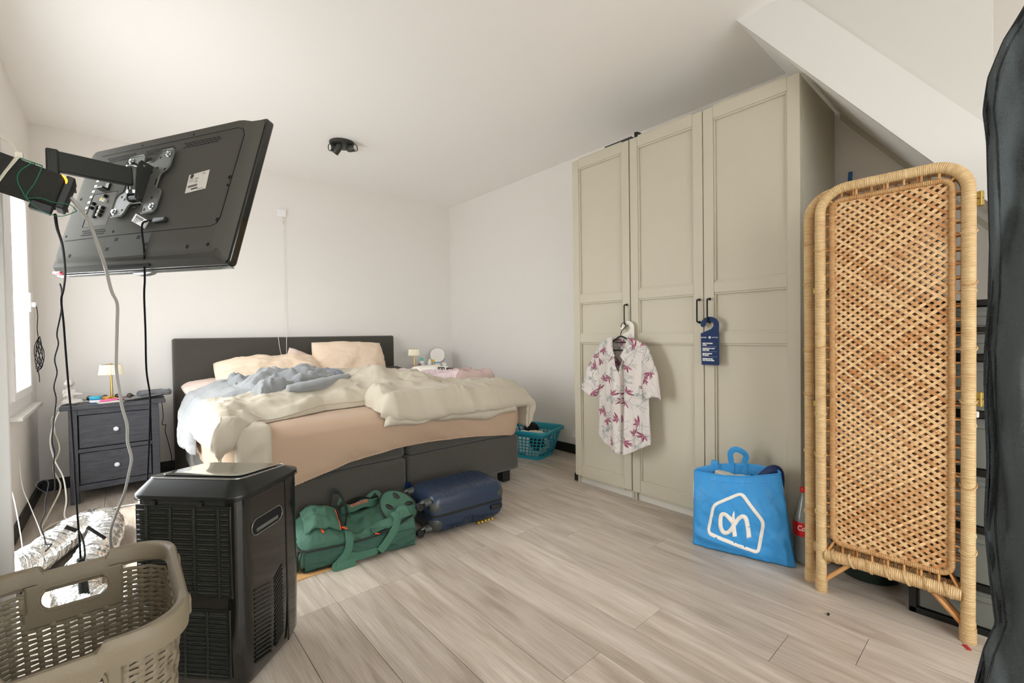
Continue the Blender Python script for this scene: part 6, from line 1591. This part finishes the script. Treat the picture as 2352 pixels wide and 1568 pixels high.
tag(MB(Matrix.Translation((2.565, 4.52, NT2))).box(-0.03, 0.03, -0.02, 0.02, 0, 0.05).build('tissue_pack', 'cloth_cream', bevel=0.004), 'small cream packet between the lotion and pump bottles', 'packet')

# ------------------------------------------------------------------ teal laundry basket with clothes
tbk = thing('laundry_basket', 'teal plastic laundry basket of clothes on the floor by the wall', 'basket', (2.835, 3.045, 0), radians(17.5))
BWX, BWY = 0.41, 0.55
def bshape(z):
    k = interp(z, [0, 0.26], [0.74, 1.0]); return BWX*k+0.02*(1-k), BWY*k, 0.06
nb = 44; ssb = []
for k in range(nb): ssb += [k/nb, (k+0.28)/nb]
zb = [0.0, 0.022]
for k in range(7): zb += [0.022+k*0.0295+0.008, 0.022+(k+1)*0.0295]
zb[-1] = 0.226
def hole_b(i, j, c):
    if abs(abs(c.x)/ (bshape(c.z)[0]/2) - 1) < 0.13 and abs(abs(c.y)/(bshape(c.z)[1]/2)-1) < 0.10: return False
    if c.z > 0.175 and abs(c.x) < 0.09 and abs(c.y) > 0.2: return c.z < 0.216 and abs(c.x) < 0.055
    if c.z > 0.175 and abs(c.x) >= 0.05 and c.z > 0.20: return False
    return i % 2 == 1 and j % 2 == 0 and j > 1
lattice(ssb, zb, bshape, hole_b).build('lattice_wall', 'teal_basket', tbk, smooth=0, solid=0.003)
MB().prism(rrect(BWX*0.75, BWY*0.74, 0.05, 6), 0.0, 0.006).build('base', 'teal_basket', tbk)
V = []; m = MB(); secs = [(-0.002, 0.226), (0.0, 0.252), (0.006, 0.258), (0.016, 0.256), (0.020, 0.246), (0.019, 0.232), (0.016, 0.232), (0.015, 0.248), (0.003, 0.246)]
for off, z in secs:
    for p in perim(BWX+2*off, BWY+2*off, 0.062+off, [k/120 for k in range(120)]): V.append((p.x, p.y, z))
m.add(V, [(j*120+i, j*120+(i+1) % 120, ((j+1) % len(secs))*120+(i+1) % 120, ((j+1) % len(secs))*120+i) for j in range(len(secs)) for i in range(120)])
m.build('rim', 'teal_basket', tbk, smooth=50)
BM = Matrix.Translation((2.835, 3.045, 0)) @ Matrix.Rotation(radians(17.5), 4, 'Z')
def heap(name, label, m_, c, r, seed, sub=26, amp=0.35):
    m = MB(BM)
    def f(u, v):
        a, t = 2*pi*u, pi*v
        d = Vector((sin(t)*cos(a), sin(t)*sin(a), -cos(t)))
        k = 1+amp*fbm(d.x*1.8+seed, d.y*1.8, d.z*1.8)+amp*0.4*(noise.ridged_multi_fractal(d*2.2+Vector((seed, 0, 0)), 1, 2, 3, 1, 2)-1)
        p = Vector((c[0]+r[0]*d.x*k, c[1]+r[1]*d.y*k, c[2]+r[2]*d.z*k))
        p.x = max(-0.155, min(0.155, p.x)); p.y = max(-0.215, min(0.215, p.y)); p.z = max(0.008, p.z)
        return p
    m.grid(sub*2, sub, f, wrap=True)
    return tag(m.build(name, m_, smooth=180), label, 'clothes')
heap('white_laundry', 'crumpled white clothes filling the teal basket', 'cloth_white', (-0.02, -0.02, 0.10), (0.14, 0.19, 0.10), 1.0)
heap('cream_shirt', 'cream cloth folded on top of the laundry basket', 'cloth_cream', (0.02, -0.07, 0.178), (0.085, 0.10, 0.035), 4.0, 20)
heap('black_shirt', 'black garment bulging from the right end of the teal basket', 'cloth_black', (0.10, 0.02, 0.215), (0.055, 0.07, 0.05), 7.0, 20)
heap('black_trousers', 'black garment pressed against the near side of the teal basket', 'cloth_black', (-0.10, -0.15, 0.14), (0.07, 0.07, 0.06), 9.0, 18)
heap('blue_shirt', 'bluish cloth low in the right side of the teal basket', 'cloth_blue', (0.12, -0.12, 0.075), (0.05, 0.09, 0.06), 12.0, 18)
tag(MB(BM).tube(smooth_path([(0.02, 0.10, 0.20), (0.02, 0.13, 0.275), (0.03, 0.17, 0.295), (0.045, 0.22, 0.29)], 5), 0.004, 8).build('hanger_hook', 'cable_black', smooth=60), 'black hook sticking up from the clothes in the basket', 'hook')

# ------------------------------------------------------------------ ceiling spotlight, pull switch, wall socket
sl = thing('ceiling_spotlight', 'black round ceiling light with three swivelling spots', 'ceiling light', (1.40, 3.70, ZC))
MB().lathe([(0.098, 0), (0.100, -0.006), (0.098, -0.022), (0.092, -0.026), (0.001, -0.026)], 40, cap0=True).build('base_plate', 'spot_black', sl, smooth=40)
rv, tv_ = Vector((0.754, -0.657, 0)), Vector((-0.657, -0.754, 0))
for j, d in (((-0.035, 0.02), rv*-0.62+tv_*0.70+Vector((0, 0, -0.16))), ((-0.005, 0.05), rv*-0.62-tv_*0.15+Vector((0, 0, -0.72))), ((0.065, 0.01), rv*0.92+tv_*0.38+Vector((0, 0, -0.05)))):
    p = rv*j[0]+tv_*j[1]+Vector((0, 0, -0.045)); d = d.normalized()
    p = p+Vector((0, 0, -0.008))
    M = frame(p, d.orthogonal(), d.cross(d.orthogonal())); 
    if (M.to_3x3() @ Vector((0, 0, 1))).dot(d) < 0: M = M @ Matrix.Rotation(pi, 4, 'X')
    h = MB(M).lathe([(0.001, -0.026), (0.016, -0.024), (0.025, -0.014), (0.028, 0.0), (0.028, 0.062), (0.0265, 0.064), (0.0245, 0.064), (0.0245, 0.058)], 28, cap1=False).build('spot_head', 'spot_black', sl, smooth=40)
    MB(M).lathe([(0.001, 0.060), (0.015, 0.0605), (0.0245, 0.058)], 24, cap0=False, cap1=False).build('lens', 'spot_lens', h, smooth=60)
    MB().cyl(p+Vector((0, 0, 0.004)), (p.x, p.y, -0.024), 0.007, seg=12).build('swivel', 'spot_black', h)
pb = thing('pull_switch', 'small white pull cord switch high on the back wall', 'switch', (1.20, YB, 2.325))
MB().box(-0.036, 0.036, -0.022, 0, -0.036, 0.036).build('switch_box', 'window_plastic', pb, bevel=0.005)
MB().tube([(0.008, -0.018, -0.036), (0.010, -0.022, -0.06)], 0.003, 8).tube([(0.010, -0.022, -0.075), (0.010, -0.022, -0.11)], 0.0045, 8).build('cord_guide', 'cable_beige', pb)
MB().tube(smooth_path([(x-1.20, y-YB, z-2.325) for x, y, z in [(1.210, 4.748, 2.27), (1.208, 4.745, 1.8), (1.200, 4.74, 1.3), (1.190, 4.70, 1.128), (1.178, 4.612, 1.118), (1.175, 4.604, 1.06), (1.172, 4.60, 0.97), (1.160, 4.60, 0.90), (1.148, 4.60, 0.885), (1.132, 4.60, 0.93), (1.116, 4.60, 1.01), (1.108, 4.604, 1.09), (1.106, 4.612, 1.126)]], 5), 0.0025, 8).build('cord', 'cable_white', pb, smooth=80)
so = thing('wall_socket', 'round white socket low on the right wall beside the wardrobe', 'socket', (XR, 2.74, 0.175))
MB(frame((0, 0, 0), (0, -1, 0), (0, 0, 1))).lathe([(0.036, 0), (0.036, 0.006), (0.030, 0.010), (0.022, 0.010), (0.020, 0.004), (0.001, 0.004)], 28).build('socket_plate', 'window_plastic', so, smooth=40)
